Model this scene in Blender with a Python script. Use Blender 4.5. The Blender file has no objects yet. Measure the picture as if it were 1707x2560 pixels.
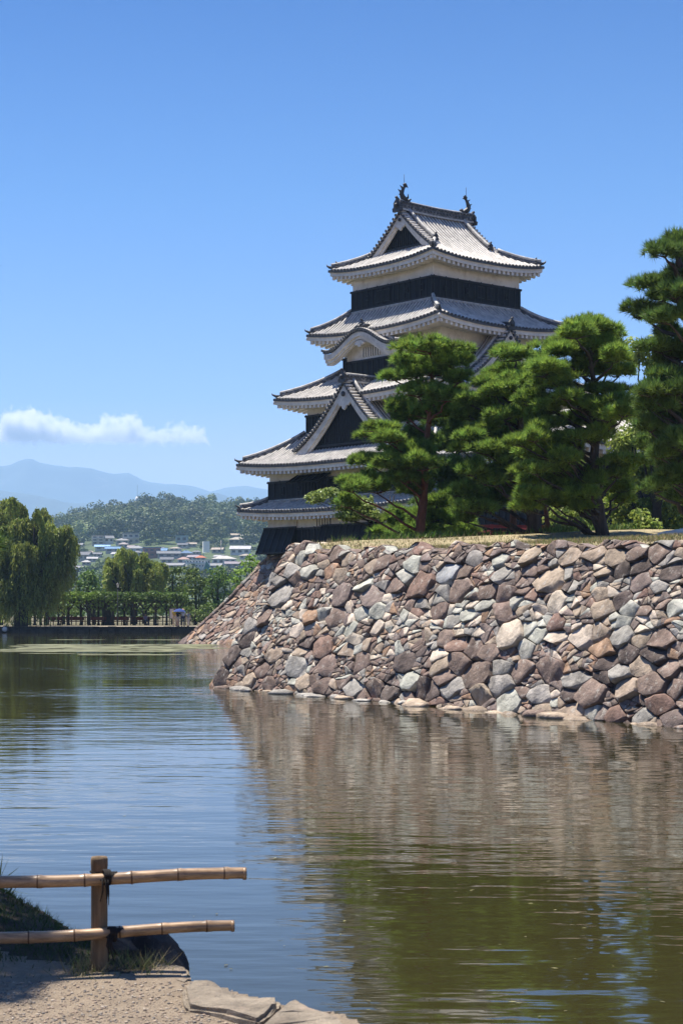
import bpy, bmesh, math, random
import numpy as np
from mathutils import Vector, noise
R = math.radians
# ---------------------------------------------------------------- camera, sky, sun, exposure
SC = bpy.context.scene
COL = SC.collection
F, HZ, H = 4462.0, 1526.0, 2.2          # focal length and horizon in photo pixels, eye height in metres
cam_d = bpy.data.cameras.new('camera'); cam = bpy.data.objects.new('camera', cam_d); COL.objects.link(cam)
cam.location = (0, 0, H); cam.rotation_euler = (R(90), 0, 0)
cam_d.sensor_fit = 'VERTICAL'; cam_d.sensor_height = 36.0; cam_d.sensor_width = 24.0
cam_d.lens = F/2560*36.0
cam_d.shift_y = (HZ-1280)/2560
cam_d.clip_start = 0.2; cam_d.clip_end = 60000
cam_d.dof.use_dof = True; cam_d.dof.focus_distance = 75; cam_d.dof.aperture_fstop = 13
SC.camera = cam
SUN = Vector((-0.24, 0.22, 0.87)).normalized()
w = bpy.data.worlds.new('World'); SC.world = w; w.use_nodes = True
nt = w.node_tree; bg = nt.nodes['Background']
sky = nt.nodes.new('ShaderNodeTexSky'); sky.sky_type = 'NISHITA'; sky.sun_disc = False
sky.sun_elevation = math.asin(SUN.z); sky.sun_rotation = math.atan2(SUN.x, SUN.y)
sky.air_density = 1.0; sky.dust_density = 0.4; sky.ozone_density = 2.2; sky.altitude = 600
hs = nt.nodes.new('ShaderNodeHueSaturation'); hs.inputs['Saturation'].default_value = 1.2
nt.links.new(sky.outputs[0], hs.inputs['Color'])
tcw = nt.nodes.new('ShaderNodeTexCoord'); sx_ = nt.nodes.new('ShaderNodeSeparateXYZ'); nt.links.new(tcw.outputs['Generated'], sx_.inputs[0])
rw = nt.nodes.new('ShaderNodeValToRGB'); nt.links.new(sx_.outputs['Z'], rw.inputs[0])      # clear sky: deeper blue in frame, unseen zenith made paler for less blue ambient
e_ = rw.color_ramp.elements; e_[0].position = 0.0; e_[0].color = (0.90, 0.62, 0.68, 1); e_[1].position = 0.325; e_[1].color = (0.03, 0.27, 0.53, 1)
for p_, c_ in ((0.082, (0.74, 0.55, 0.68, 1)), (0.117, (0.46, 0.50, 0.72, 1)), (0.224, (0.22, 0.42, 0.64, 1)), (1.0, (0.5, 0.60, 0.80, 1))): e_.new(p_).color = c_
mw = nt.nodes.new('ShaderNodeMix'); mw.data_type = 'RGBA'; mw.blend_type = 'MULTIPLY'; mw.inputs[0].default_value = 1
nt.links.new(hs.outputs[0], mw.inputs[6]); nt.links.new(rw.outputs[0], mw.inputs[7]); nt.links.new(mw.outputs[2], bg.inputs[0]); bg.inputs[1].default_value = 0.10
sd = bpy.data.lights.new('sun', 'SUN'); sd.energy = 5.0; sd.angle = R(0.53); sd.color = (1.0, 0.93, 0.82)
so = bpy.data.objects.new('sun', sd); COL.objects.link(so)
so.rotation_euler = SUN.to_track_quat('Z', 'Y').to_euler()
SC.view_settings.view_transform = 'Standard'; SC.view_settings.look = 'None'
SC.view_settings.gamma = 1; SC.view_settings.exposure = 1.1
cy = SC.cycles
cy.max_bounces = 6; cy.diffuse_bounces = 3; cy.glossy_bounces = 3; cy.transmission_bounces = 3
cy.transparent_max_bounces = 8; cy.volume_bounces = 4; cy.caustics_reflective = False; cy.caustics_refractive = False
try:
    cy.use_denoising = True; cy.denoiser = 'OPENIMAGEDENOISE'
except Exception: pass

rnd = random.Random(7)
rng = np.random.default_rng(11)
def P(px, py, d): return Vector(((px-853.5)/F*d, d, H-(py-HZ)/F*d))
def X(px, d): return (px-853.5)/F*d
def Z(py, d): return H-(py-HZ)/F*d

# ---------------------------------------------------------------- materials
MATS = {}
def mat(name, col=(0.5, 0.5, 0.5), rough=0.8, var=0.25, vscale=3.0, bump=0.0, bscale=20.0, attr=False, metal=0.0, spec=0.3,
        col2=None, spots=None, stretch=None, transl=0.0):
    if name in MATS: return MATS[name]
    m = bpy.data.materials.new(name); m.use_nodes = True; MATS[name] = m
    n, L = m.node_tree.nodes, m.node_tree.links
    b = n['Principled BSDF']; out = n['Material Output']
    b.inputs['Roughness'].default_value = rough; b.inputs['Metallic'].default_value = metal
    b.inputs['Specular IOR Level'].default_value = spec
    tc = n.new('ShaderNodeTexCoord'); src = tc.outputs['Object']
    if stretch:
        mp = n.new('ShaderNodeMapping'); mp.inputs['Scale'].default_value = stretch
        L.new(src, mp.inputs['Vector']); src = mp.outputs[0]
    nz = n.new('ShaderNodeTexNoise'); nz.inputs['Scale'].default_value = vscale; nz.inputs['Detail'].default_value = 6; nz.inputs['Roughness'].default_value = 0.65
    L.new(src, nz.inputs['Vector'])
    mx = n.new('ShaderNodeMix'); mx.data_type = 'RGBA'
    c2 = col2 or tuple(c*(1-var*1.6) for c in col)
    if not col2: col = tuple(c*(1+var*0.8) for c in col)
    mx.inputs[6].default_value = (*c2, 1); mx.inputs[7].default_value = (*col, 1)
    rp = n.new('ShaderNodeMapRange'); rp.inputs[1].default_value = 0.32; rp.inputs[2].default_value = 0.68
    L.new(nz.outputs['Fac'], rp.inputs[0]); L.new(rp.outputs[0], mx.inputs[0])
    cur = mx.outputs[2]
    if attr:
        at = n.new('ShaderNodeAttribute'); at.attribute_name = 'col'
        mu = n.new('ShaderNodeMix'); mu.data_type = 'RGBA'; mu.blend_type = 'MULTIPLY'; mu.inputs[0].default_value = 1
        L.new(cur, mu.inputs[6]); L.new(at.outputs['Color'], mu.inputs[7]); cur = mu.outputs[2]
    if spots:
        sc_, lo, hi, scol, amt = spots
        n2 = n.new('ShaderNodeTexNoise'); n2.inputs['Scale'].default_value = sc_; n2.inputs['Detail'].default_value = 5; n2.inputs['Roughness'].default_value = 0.7
        L.new(tc.outputs['Object'], n2.inputs['Vector'])
        r2 = n.new('ShaderNodeMapRange'); r2.inputs[1].default_value = lo; r2.inputs[2].default_value = hi; r2.inputs[4].default_value = amt
        L.new(n2.outputs['Fac'], r2.inputs[0])
        m2 = n.new('ShaderNodeMix'); m2.data_type = 'RGBA'; m2.inputs[7].default_value = (*scol, 1)
        L.new(cur, m2.inputs[6]); L.new(r2.outputs[0], m2.inputs[0]); cur = m2.outputs[2]
    L.new(cur, b.inputs['Base Color'])
    if bump:
        n3 = n.new('ShaderNodeTexNoise'); n3.inputs['Scale'].default_value = bscale; n3.inputs['Detail'].default_value = 6; n3.inputs['Roughness'].default_value = 0.7
        L.new(src, n3.inputs['Vector'])
        bp = n.new('ShaderNodeBump'); bp.inputs['Strength'].default_value = bump; bp.inputs['Distance'].default_value = 0.05
        L.new(n3.outputs['Fac'], bp.inputs['Height']); L.new(bp.outputs[0], b.inputs['Normal'])
    if transl:
        t = n.new('ShaderNodeBsdfTranslucent'); ms = n.new('ShaderNodeMixShader'); ms.inputs[0].default_value = transl
        L.new(cur, t.inputs[0]); L.new(b.outputs[0], ms.inputs[1]); L.new(t.outputs[0], ms.inputs[2]); L.new(ms.outputs[0], out.inputs[0])
    return m

M_white = mat('white_plaster', (0.83, 0.79, 0.71), 0.85, 0.08, 0.8, 0.1, 9, spots=(1.3, 0.48, 0.72, (0.44, 0.38, 0.30), 0.6), stretch=(1, 1, 0.35))
M_eave = mat('eave_plaster', (0.79, 0.75, 0.68), 0.85, 0.12, 1.5, 0.1, 9)
M_black = mat('black_boards', (0.011, 0.0105, 0.012), 0.55, 0.3, 3, 0.25, 8, spec=0.15, stretch=(4, 4, 0.5))
M_trim = mat('black_trim', (0.024, 0.023, 0.024), 0.5, 0.3, 5, spec=0.2)
M_dark = mat('dark_void', (0.008, 0.008, 0.009), 0.8, 0.2)
M_cover = mat('cover_tile', (0.62, 0.585, 0.53), 0.65, 0.2, 2.0, spots=(1.3, 0.54, 0.74, (0.16, 0.15, 0.14), 0.6))
M_pan = mat('pan_tile', (0.075, 0.073, 0.072), 0.7, 0.35, 2.5)
M_edge = mat('tile_end', (0.075, 0.078, 0.085), 0.55, 0.35, 8, spots=(9, 0.55, 0.7, (0.32, 0.31, 0.29), 0.7))
M_ridge = mat('ridge_tile', (0.10, 0.10, 0.105), 0.6, 0.4, 5, 0.2, 10, spots=(4, 0.5, 0.66, (0.40, 0.38, 0.35), 0.7))
M_cap = mat('ridge_cap', (0.50, 0.48, 0.44), 0.65, 0.25, 3, spots=(4, 0.55, 0.7, (0.12, 0.12, 0.12), 0.8))
M_bronze = mat('ornament_tile', (0.055, 0.055, 0.06), 0.5, 0.4, 8)
M_barge = mat('bargeboard_plaster', (0.76, 0.71, 0.63), 0.8, 0.16, 2.0, spots=(2.5, 0.55, 0.72, (0.34, 0.27, 0.19), 0.6))
M_red = mat('red_lacquer', (0.30, 0.035, 0.025), 0.5, 0.2)
M_wood = mat('dark_timber', (0.045, 0.032, 0.024), 0.8, 0.3, 4)

# ---------------------------------------------------------------- mesh helpers
def link(o, parent=None):
    COL.objects.link(o)
    if parent is not None: o.parent = parent
    return o
def tag(o, label=None, cat=None, group=None, kind=None):
    if label: o['label'] = label
    if cat: o['category'] = cat
    if group: o['group'] = group
    if kind: o['kind'] = kind
    return o
def empty(name, loc, rz=0, **k):
    o = bpy.data.objects.new(name, None); o.location = loc; o.rotation_euler = (0, 0, rz); o.empty_display_size = 0.3
    link(o); tag(o, **k); return o
def copy_tree(o, parent=None):
    c = o.copy(); COL.objects.link(c)
    if parent is not None: c.parent = parent
    for ch in [x for x in o.children]: copy_tree(ch, c)
    return c
def mesh_np(name, V, Fc, mats, parent=None, col=None, smooth=False, mi=None, k=3):
    V = np.asarray(V, np.float32); Fc = np.asarray(Fc, np.int32)
    me = bpy.data.meshes.new(name); nf = len(Fc)
    me.vertices.add(len(V)); me.vertices.foreach_set('co', V.ravel())
    me.loops.add(nf*k); me.loops.foreach_set('vertex_index', Fc.ravel())
    me.polygons.add(nf); me.polygons.foreach_set('loop_start', np.arange(nf, dtype=np.int32)*k)
    me.polygons.foreach_set('loop_total', np.full(nf, k, np.int32))
    if not isinstance(mats, (list, tuple)): mats = [mats]
    for m in mats: me.materials.append(m)
    if mi is not None: me.polygons.foreach_set('material_index', np.asarray(mi, np.int32))
    if smooth: me.polygons.foreach_set('use_smooth', np.ones(nf, bool))
    if col is not None:
        a = me.attributes.new('col', 'FLOAT_COLOR', 'POINT')
        c = np.ones((len(V), 4), np.float32); c[:, :3] = col; a.data.foreach_set('color', c.ravel())
    me.update(calc_edges=True)
    return link(bpy.data.objects.new(name, me), parent)
class MB:
    def __init__(s): s.v = []; s.f = []; s.m = []; s.c = []; s.sm = []
    def add(s, vs, fs, mi=0, c=None, sm=False):
        o = len(s.v); s.v += [tuple(v) for v in vs]
        for f in fs: s.f.append(tuple(i+o for i in f)); s.m.append(mi); s.sm.append(sm)
        s.c += [c or (1, 1, 1)]*len(vs)
    def box(s, c, d, mi=0, T=None, ax=None, col=None):
        vs = []
        for z in (-1, 1):
            for y in (-1, 1):
                for x in (-1, 1):
                    p = (x*d[0]/2, y*d[1]/2, z*d[2]/2)
                    if ax: p = tuple(ax[0][i]*p[0]+ax[1][i]*p[1]+ax[2][i]*p[2] for i in range(3))
                    p = (c[0]+p[0], c[1]+p[1], c[2]+p[2]); vs.append(T(*p) if T else p)
        s.add(vs, [(0, 2, 3, 1), (4, 5, 7, 6), (0, 1, 5, 4), (2, 6, 7, 3), (0, 4, 6, 2), (1, 3, 7, 5)], mi, col)
    def beam(s, a, b, w_, h_, mi=0, col=None):
        a = Vector(a); b = Vector(b); x = (b-a).normalized(); up = Vector((0, 0, 1))
        if abs(x.z) > 0.98: up = Vector((0, 1, 0))
        y = up.cross(x).normalized(); z = x.cross(y)
        s.box((a+b)/2, ((b-a).length, w_, h_), mi, None, (x, y, z), col)
    def grid(s, fn, nu, nv, mi=0, sm=True, c=None):
        vs = [fn(i/nu, j/nv) for j in range(nv+1) for i in range(nu+1)]
        s.add(vs, [(j*(nu+1)+i, j*(nu+1)+i+1, (j+1)*(nu+1)+i+1, (j+1)*(nu+1)+i) for j in range(nv) for i in range(nu)], mi, c, sm)
    def tube(s, pts, rad, n=8, mi=0, cap=True, sm=True, c=None, arc=None, up0=None, sq=1.0):
        pts = [Vector(p) for p in pts]
        rad = rad if isinstance(rad, (list, tuple)) else [rad]*len(pts)
        vs = []; prev = None
        for i, p in enumerate(pts):
            t = (pts[min(i+1, len(pts)-1)]-pts[max(i-1, 0)]).normalized()
            if prev is None:
                u = Vector(up0) if up0 else Vector((0, 0, 1))
                if abs(t.dot(u)) > 0.95: u = Vector((1, 0, 0))
            else: u = prev
            sd_ = t.cross(u).normalized(); u = sd_.cross(t).normalized(); prev = u
            a0, a1 = arc or (0, 2*math.pi)
            for k in range(n):
                a = a0+(a1-a0)*k/(n if not arc else n-1)
                vs.append(p+(sd_*math.cos(a)+u*math.sin(a)*sq)*rad[i])
        fs = []
        for i in range(len(pts)-1):
            for k in range(n if not arc else n-1):
                k2 = (k+1) % n; fs.append((i*n+k, i*n+k2, (i+1)*n+k2, (i+1)*n+k))
        if cap: fs += [tuple(range(n-1, -1, -1)), tuple((len(pts)-1)*n+k for k in range(n))]
        s.add(vs, fs, mi, c, sm)
    def prism(s, poly, T, o0, o1, mi=0, c=None):        # poly in (a, z), extruded along o through T(a, o, z)
        n = len(poly)
        vs = [T(a, o0, z) for a, z in poly]+[T(a, o1, z) for a, z in poly]
        s.add(vs, [tuple(range(n)), tuple(range(2*n-1, n-1, -1))]+[(i, (i+1) % n, n+(i+1) % n, n+i) for i in range(n)], mi, c)
    def lathe(s, prof, c, n=12, mi=0, col=None):
        vs = [(c[0]+r*math.cos(2*math.pi*k/n), c[1]+r*math.sin(2*math.pi*k/n), c[2]+z) for r, z in prof for k in range(n)]
        s.add(vs, [(i*n+k, i*n+(k+1) % n, (i+1)*n+(k+1) % n, (i+1)*n+k) for i in range(len(prof)-1) for k in range(n)], mi, col, True)
    def build(s, name, mats, parent=None, attr=False):
        me = bpy.data.meshes.new(name); me.from_pydata(s.v, [], s.f)
        for m in (mats if isinstance(mats, (list, tuple)) else [mats]): me.materials.append(m)
        me.polygons.foreach_set('material_index', s.m); me.polygons.foreach_set('use_smooth', s.sm)
        if attr:
            a = me.attributes.new('col', 'FLOAT_COLOR', 'POINT')
            a.data.foreach_set('color', np.array([(*c, 1) for c in s.c], np.float32).ravel())
        me.update()
        return link(bpy.data.objects.new(name, me), parent)

# ---------------------------------------------------------------- ground, water, hills
M_bed = mat('moat_bed', (0.06, 0.055, 0.03), 0.9)
M_bank = mat('bank_soil', (0.13, 0.115, 0.06), 0.95, 0.3, 0.5)
M_path = mat('pale_path', (0.42, 0.36, 0.28), 0.95, 0.2, 1.0)
M_hill = mat('hill_soil', (0.062, 0.088, 0.034), 0.95, 0.4, 0.03)
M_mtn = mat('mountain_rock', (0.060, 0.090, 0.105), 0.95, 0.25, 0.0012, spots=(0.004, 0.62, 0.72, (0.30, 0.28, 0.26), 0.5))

def water_mat():
    m = bpy.data.materials.new('moat_water'); m.use_nodes = True
    n, L = m.node_tree.nodes, m.node_tree.links; b = n['Principled BSDF']
    b.inputs['Roughness'].default_value = 0.03; b.inputs['IOR'].default_value = 1.333; b.inputs['Specular IOR Level'].default_value = 0.5
    tc = n.new('ShaderNodeTexCoord')
    def nz(scale, st, det):
        mp = n.new('ShaderNodeMapping'); mp.inputs['Scale'].default_value = st; mp.inputs['Rotation'].default_value = (0, 0, R(8))
        L.new(tc.outputs['Object'], mp.inputs[0])
        t = n.new('ShaderNodeTexNoise'); t.inputs['Scale'].default_value = scale; t.inputs['Detail'].default_value = det; t.inputs['Roughness'].default_value = 0.5
        L.new(mp.outputs[0], t.inputs['Vector']); return t.outputs['Fac']
    c = n.new('ShaderNodeMix'); c.data_type = 'RGBA'; c.inputs[6].default_value = (0.022, 0.021, 0.007, 1); c.inputs[7].default_value = (0.034, 0.030, 0.011, 1)
    L.new(nz(0.08, (1, 1, 1), 3), c.inputs[0]); L.new(c.outputs[2], b.inputs['Base Color'])
    a1 = n.new('ShaderNodeMath'); a1.operation = 'MULTIPLY_ADD'; a1.inputs[1].default_value = 0.55
    L.new(nz(3.0, (0.55, 1.5, 1), 2), a1.inputs[0])
    a2 = n.new('ShaderNodeMath'); a2.operation = 'MULTIPLY'; a2.inputs[1].default_value = 1.9
    L.new(nz(0.9, (0.5, 1.3, 1), 2), a2.inputs[0]); L.new(a2.outputs[0], a1.inputs[2])
    # wind patches: calm and ruffled areas
    pt = n.new('ShaderNodeMapRange'); pt.inputs[1].default_value = 0.35; pt.inputs[2].default_value = 0.65; pt.inputs[3].default_value = 0.25; pt.inputs[4].default_value = 1.0
    L.new(nz(0.06, (0.5, 1.4, 1), 2), pt.inputs[0])
    st = n.new('ShaderNodeMath'); st.operation = 'MULTIPLY'; st.inputs[1].default_value = 0.27
    L.new(pt.outputs[0], st.inputs[0])
    bp = n.new('ShaderNodeBump'); bp.inputs['Distance'].default_value = 0.05
    L.new(st.outputs[0], bp.inputs['Strength']); L.new(a1.outputs[0], bp.inputs['Height']); L.new(bp.outputs[0], b.inputs['Normal'])
    return m
o = mesh_np('ground', [(-9000, -200, -1.0), (9000, -200, -1.0), (9000, 11500, -1.0), (-9000, 11500, -1.0)], [(0, 1, 2, 3)], M_bed, k=4); tag(o, kind='structure')
o = mesh_np('water', [(-260, 2, 0), (260, 2, 0), (260, 175.5, 0), (-260, 175.5, 0)], [(0, 1, 2, 3)], water_mat(), k=4); tag(o, kind='structure')

RID = [(-2000, 1390), (-300, 1350), (0, 1348), (147, 1328), (200, 1304), (269, 1290), (330, 1287), (390, 1272), (450, 1276), (520, 1281), (600, 1282), (900, 1296), (1700, 1340), (4000, 1400)]
def ridge_h(x, d):
    px = x/max(d, 1)*F+853.5
    return Z(np.interp(px, [r[0] for r in RID], [r[1] for r in RID]), 1500)-2
def hill_z(x, d):
    t = (d-640)/860.0
    if t <= 0: return 0.62
    hh = ridge_h(x, d)
    if t > 1: return hh*max(0.0, 1-(t-1)*0.9)
    bumpy = noise.noise(Vector((x*0.006, d*0.006, 3.1)))*5*min(1, t*3)*(1-t)
    return 0.62+hh*(t*0.93+0.07*t*t)+bumpy
dl = [176.0, 182, 186.5, 195, 215, 250, 320, 420, 520, 600]+list(np.linspace(640, 1500, 44))+[1560, 1640, 1750, 1900, 2200]
ur = np.linspace(-1.3, 1.3, 131)
V = [(u*d, d, hill_z(u*d, d)) for d in dl for u in ur]; n_ = len(ur)
Fq = [(j*n_+i, j*n_+i+1, (j+1)*n_+i+1, (j+1)*n_+i) for j in range(len(dl)-1) for i in range(n_-1)]
o = mesh_np('hill', V, Fq, [M_bank, M_hill, M_path], k=4, smooth=True, mi=[2 if dl[f[0]//n_] < 181 else 0 if dl[f[0]//n_] < 500 else 1 for f in Fq]); tag(o, kind='structure')

def mountain(name, d, prof, seed, amp):
    xs = np.linspace(-2600, 3300, 320); nd = 26; V = []
    for j in range(nd):
        for i, px in enumerate(xs):
            py = np.interp(px, [p[0] for p in prof], [p[1] for p in prof]); py += 5.5*abs(noise.fractal(Vector((px*0.03, seed, 0)), 0.8, 2.1, 4))-3; top = Z(py, d)
            t = j/(nd-1); dd = d-2300*(1-t)+900*max(0, t-0.75)*4*0
            hgt = top*(t**0.9)
            nn = noise.fractal(Vector((px*0.012, t*5.0, seed)), 0.9, 2.1, 5)
            z_ = hgt+amp*nn*(0.25+t*(1-t)*3.2) if j else -20
            V.append((X(px, d)*(0.85+0.15*t), dd, z_))
    n_ = len(xs)
    # back slope
    for px_i, px in enumerate(xs): V.append((X(px, d), d+900, -30))
    Fq = [(j*n_+i, j*n_+i+1, (j+1)*n_+i+1, (j+1)*n_+i) for j in range(nd) for i in range(n_-1)]
    o = mesh_np(name, V, Fq, M_mtn, k=4, smooth=True); tag(o, kind='structure')
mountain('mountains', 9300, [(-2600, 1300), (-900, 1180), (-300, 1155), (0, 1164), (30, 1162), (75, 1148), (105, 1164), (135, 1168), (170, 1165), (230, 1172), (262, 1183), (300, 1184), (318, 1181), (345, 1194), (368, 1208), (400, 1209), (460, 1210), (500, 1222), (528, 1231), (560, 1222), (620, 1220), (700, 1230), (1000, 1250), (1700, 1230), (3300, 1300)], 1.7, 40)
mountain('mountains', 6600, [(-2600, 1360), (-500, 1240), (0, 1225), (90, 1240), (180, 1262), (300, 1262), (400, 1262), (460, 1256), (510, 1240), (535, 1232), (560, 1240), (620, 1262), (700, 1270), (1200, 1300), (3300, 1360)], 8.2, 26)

# ---------------------------------------------------------------- keep
CX, CY, PHI = 6.24, 118.49, 0.699
KEEP = empty('castle_keep', (CX, CY, 0), PHI, label='tall black and white castle keep with stacked grey tiled roofs', cat='castle')
def TL(a, o, z): return (-o, a, z)        # left (moat) face frame
def TR(a, o, z): return (a, -o, z)
def TB(a, o, z): return (o, -a, z)
def TK(a, o, z): return (-a, o, z)
def slope(t): return 0.68*t+0.32*t*t

def cover_row(mb, pts, r=0.072, mi=1, disc=True):
    mb.tube(pts, r, 6, mi, cap=False, sm=True, arc=(-0.15, math.pi+0.15))
    if disc:
        a = Vector(pts[0]); t = (a-Vector(pts[1])).normalized()
        mb.tube([a-t*0.05, a+t*0.035], r*1.12, 7, 2, sm=False)

def roof_tier(parent, hx, hy, wx, wy, ze, zt, up, name='roof', sp=0.32, th=0.10, ridges=True, fas=0.26, sides=(0, 1, 2, 3), jitter=0.012):
    """hipped skirt roof: eave half sizes hx, hy, wall half sizes wx, wy; ze eave height, zt height at the wall"""
    rf = MB(); ev = MB()
    rise = zt-ze
    def zf(sn, t): return ze+rise*slope(t)+up*(abs(sn)**2.6)*(1-t)**1.5
    for k in sides:
        T = (TL, TR, TB, TK)[k]
        hq, hs_, wq, ws = (hx, hy, wx, wy) if k in (0, 2) else (hy, hx, wy, wx)
        def S(s, t):
            half = hs_+(ws-hs_)*t
            return T(s, hq+(wq-hq)*t, zf(s/half, t))
        def Sn(u, t):
            half = hs_+(ws-hs_)*t; return T((2*u-1)*half, hq+(wq-hq)*t, zf(2*u-1, t))
        rf.grid(Sn, 30, 6, 0)
        n = int(2*hs_/sp)
        for i in range(n+1):
            s = -hs_+0.10+(2*hs_-0.20)*i/n
            tm = 1.0 if abs(s) <= ws else (hs_-abs(s))/(hs_-ws)
            if tm < 0.06: continue
            m_ = max(2, int(7*tm))
            pts = []
            for j in range(m_+1):
                p = Vector(S(s, tm*j/m_)); p.z += 0.02+rnd.uniform(-jitter, jitter); pts.append(p)
            cover_row(rf, pts)
        # dark tile edge band
        def edge(u, v):
            p = Vector(Sn(u, 0)); p.z -= th*v*1.5; return p
        rf.grid(edge, 30, 1, 2)
        ov = hq-wq
        def fascia(u, v):
            sn = 2*u-1; q = hq-0.10; return T(sn*(hs_-0.10), q, zf(sn, 0)-0.14-fas*v)
        ev.grid(fascia, 30, 1, 0)
        def lip(u, v):
            sn = 2*u-1; q = hq-0.02-0.08*v; return T(sn*(hs_-0.02-0.08*v), q, zf(sn, 0)-0.145)
        ev.grid(lip, 30, 1, 0)
        def soff(u, v):
            sn = 2*u-1; q = hq-0.10-(ov+0.05)*v*0.999; half = hs_-0.10-(hs_-ws+0.05)*v
            zz = zf(sn, 0)-0.14-fas; return T(sn*half, q, zz*(1-v)+(ze+0.25*rise-0.02-fas)*v)
        ev.grid(soff, 30, 2, 0)
        nr = int(2*hs_/0.44)
        for i in range(nr+1):                      # rafter ends under the eave
            s = -hs_+0.35+(2*hs_-0.7)*i/nr; sn = s/hs_
            z0 = zf(sn, 0)-0.14-fas; L_ = min(ov*0.85, 1.4)
            if hs_-abs(s) < L_: L_ = max(0.3, (hs_-abs(s))*0.8)
            vs = []
            for q, dz in ((hq-0.16, 0), (hq-0.16-L_, 0.12*L_)):
                for da in (-0.10, 0.10):
                    for zz in (0.02, -0.19): vs.append(T(s+da, q, z0+dz+zz))
            ev.add(vs, [(0, 1, 3, 2), (4, 6, 7, 5), (0, 4, 5, 1), (2, 3, 7, 6), (1, 5, 7, 3)], 0)
        # plaster flashing where the roof meets the wall above
        rf.tube([T(-ws-0.05, wq+0.06, zt+0.03), T(ws+0.05, wq+0.06, zt+0.03)], 0.11, 6, 3)
        for i in range(int(2*ws/0.32)):
            s = -ws+0.16+i*0.32; rf.tube([T(s, wq+0.05, zt-0.02), T(s, wq+0.20, zt-0.05)], 0.07, 6, 3)
    rob = rf.build(name, [M_pan, M_cover, M_edge, M_cap], parent)
    ev.build('eave', [M_eave], rob)
    if ridges:
        for sx, sy in ((-1, -1), (-1, 1), (1, -1), (1, 1)):
            hr = MB(); pts = []; top = []
            for j in range(11):
                t = j/10*0.97
                x = sx*(hx+(wx-hx)*t); y = sy*(hy+(wy-hy)*t); z = zf(1, t)
                pts.append((x, y, z+0.10)); top.append((x, y, z+0.30))
            hr.tube(pts[1:], 0.15, 6, 0, sq=1.3); hr.tube(top[1:], 0.11, 7, 1)
            e = Vector((sx*hx, sy*hy, zf(1, 0))); di = Vector((sx, sy, 0)).normalized()
            hr.tube([e-di*0.7+Vector((0, 0, 0.12)), e-di*0.2+Vector((0, 0, 0.16)), e+di*0.06+Vector((0, 0, 0.27)), e+di*0.09+Vector((0, 0, 0.38))], [0.13, 0.10, 0.05, 0.015], 7, 2)
            oni(hr, Vector(pts[2]), di, 0.24, 2)
            hr.tube([e-di*0.5+Vector((0, 0, -0.34)), e-di*0.02+Vector((0, 0, -0.26))], [0.15, 0.12], 4, 3)
            hr.build('hip_ridge', [M_ridge, M_cap, M_bronze, M_eave], rob)
    return rob

def oni(mb, c, di, s, mi=0):
    """ridge end tile: arched plate with side curls and a knob"""
    di = Vector(di).normalized(); sd_ = Vector((-di.y, di.x, 0)); up = Vector((0, 0, 1))
    poly = [(-0.62, -0.3), (-0.7, 0.05), (-0.48, 0.2), (-0.5, 0.62), (-0.22, 0.95), (0, 1.12), (0.22, 0.95), (0.5, 0.62), (0.48, 0.2), (0.7, 0.05), (0.62, -0.3)]
    n = len(poly); vs = []
    for o_ in (-0.14, 0.16): vs += [c+sd_*a*s+up*z*s+di*o_*s for a, z in poly]
    mb.add(vs, [tuple(range(n)), tuple(range(2*n-1, n-1, -1))]+[(i, (i+1) % n, n+(i+1) % n, n+i) for i in range(n)], mi)
    mb.tube([c+up*0.35*s+di*0.1*s, c+up*0.35*s+di*0.42*s], [0.3*s, 0.18*s], 8, mi)
    mb.tube([c+up*0.85*s-di*0.3*s, c+up*1.25*s+di*0.25*s], [0.17*s, 0.15*s], 7, mi)

def walls(parent, bx, ay, z0, zb, zt, proud=0.07, pitch=0.62, sama=(), lattice=()):
    """storey: white plaster above zb, black battened boards z0..zb"""
    mb = MB(); mb.box((0, 0, (z0+zt)/2-0.2), (bx, ay, zt-z0+0.4)); mb.build('wall', [M_white], parent)
    bd = MB()
    for k, T in enumerate((TL, TR, TB, TK)):
        half, q = (ay/2, bx/2) if k in (0, 2) else (bx/2, ay/2)
        o_ = q+proud
        bd.box((0, q+proud/2-0.02, (z0+zb)/2), (2*half+2*proud-(0.003 if k in (1, 3) else 0), proud+0.04, zb-z0), 0, T)
        bd.box((0, o_+0.03, zb-0.06), (2*half+2*proud+0.1-(0.004 if k in (1, 3) else 0), 0.10, 0.12), 1, T)
        bd.box((0, o_+0.03, z0+0.15), (2*half+2*proud+0.1-(0.004 if k in (1, 3) else 0), 0.09, 0.12), 1, T)
        n = max(2, int(2*half/pitch))
        for i in range(n+1):
            bd.box((-half+2*half*i/n, o_+0.015, (z0+zb)/2), (0.07, 0.05, zb-z0-0.05), 1, T)
        for i in range(0, n+1, 2):
            bd.box((-half+2*half*i/n, o_+0.05, zb+0.015), (0.05, 0.06, 0.05), 1, T)
    bd.build('board_cladding', [M_black, M_trim], parent)
    for (T, a, z, w_, h_, q) in sama:
        m_ = MB(); o_ = q+proud+0.02
        m_.box((a, o_, z), (w_, 0.03, h_), 0, T)
        for da in (-w_/2, w_/2): m_.box((a+da, o_+0.03, z), (0.05, 0.07, h_+0.05), 1, T)
        for dz in (-h_/2, h_/2): m_.box((a, o_+0.031, z+dz), (w_+0.05, 0.068, 0.05), 1, T)
        if w_ > 0.5:
            for i in range(int(w_/0.14)): m_.box((a-w_/2+0.1+i*0.14, o_+0.02, z), (0.05, 0.05, h_), 1, T)
        m_.build('window', [M_dark, M_trim], parent)

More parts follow.
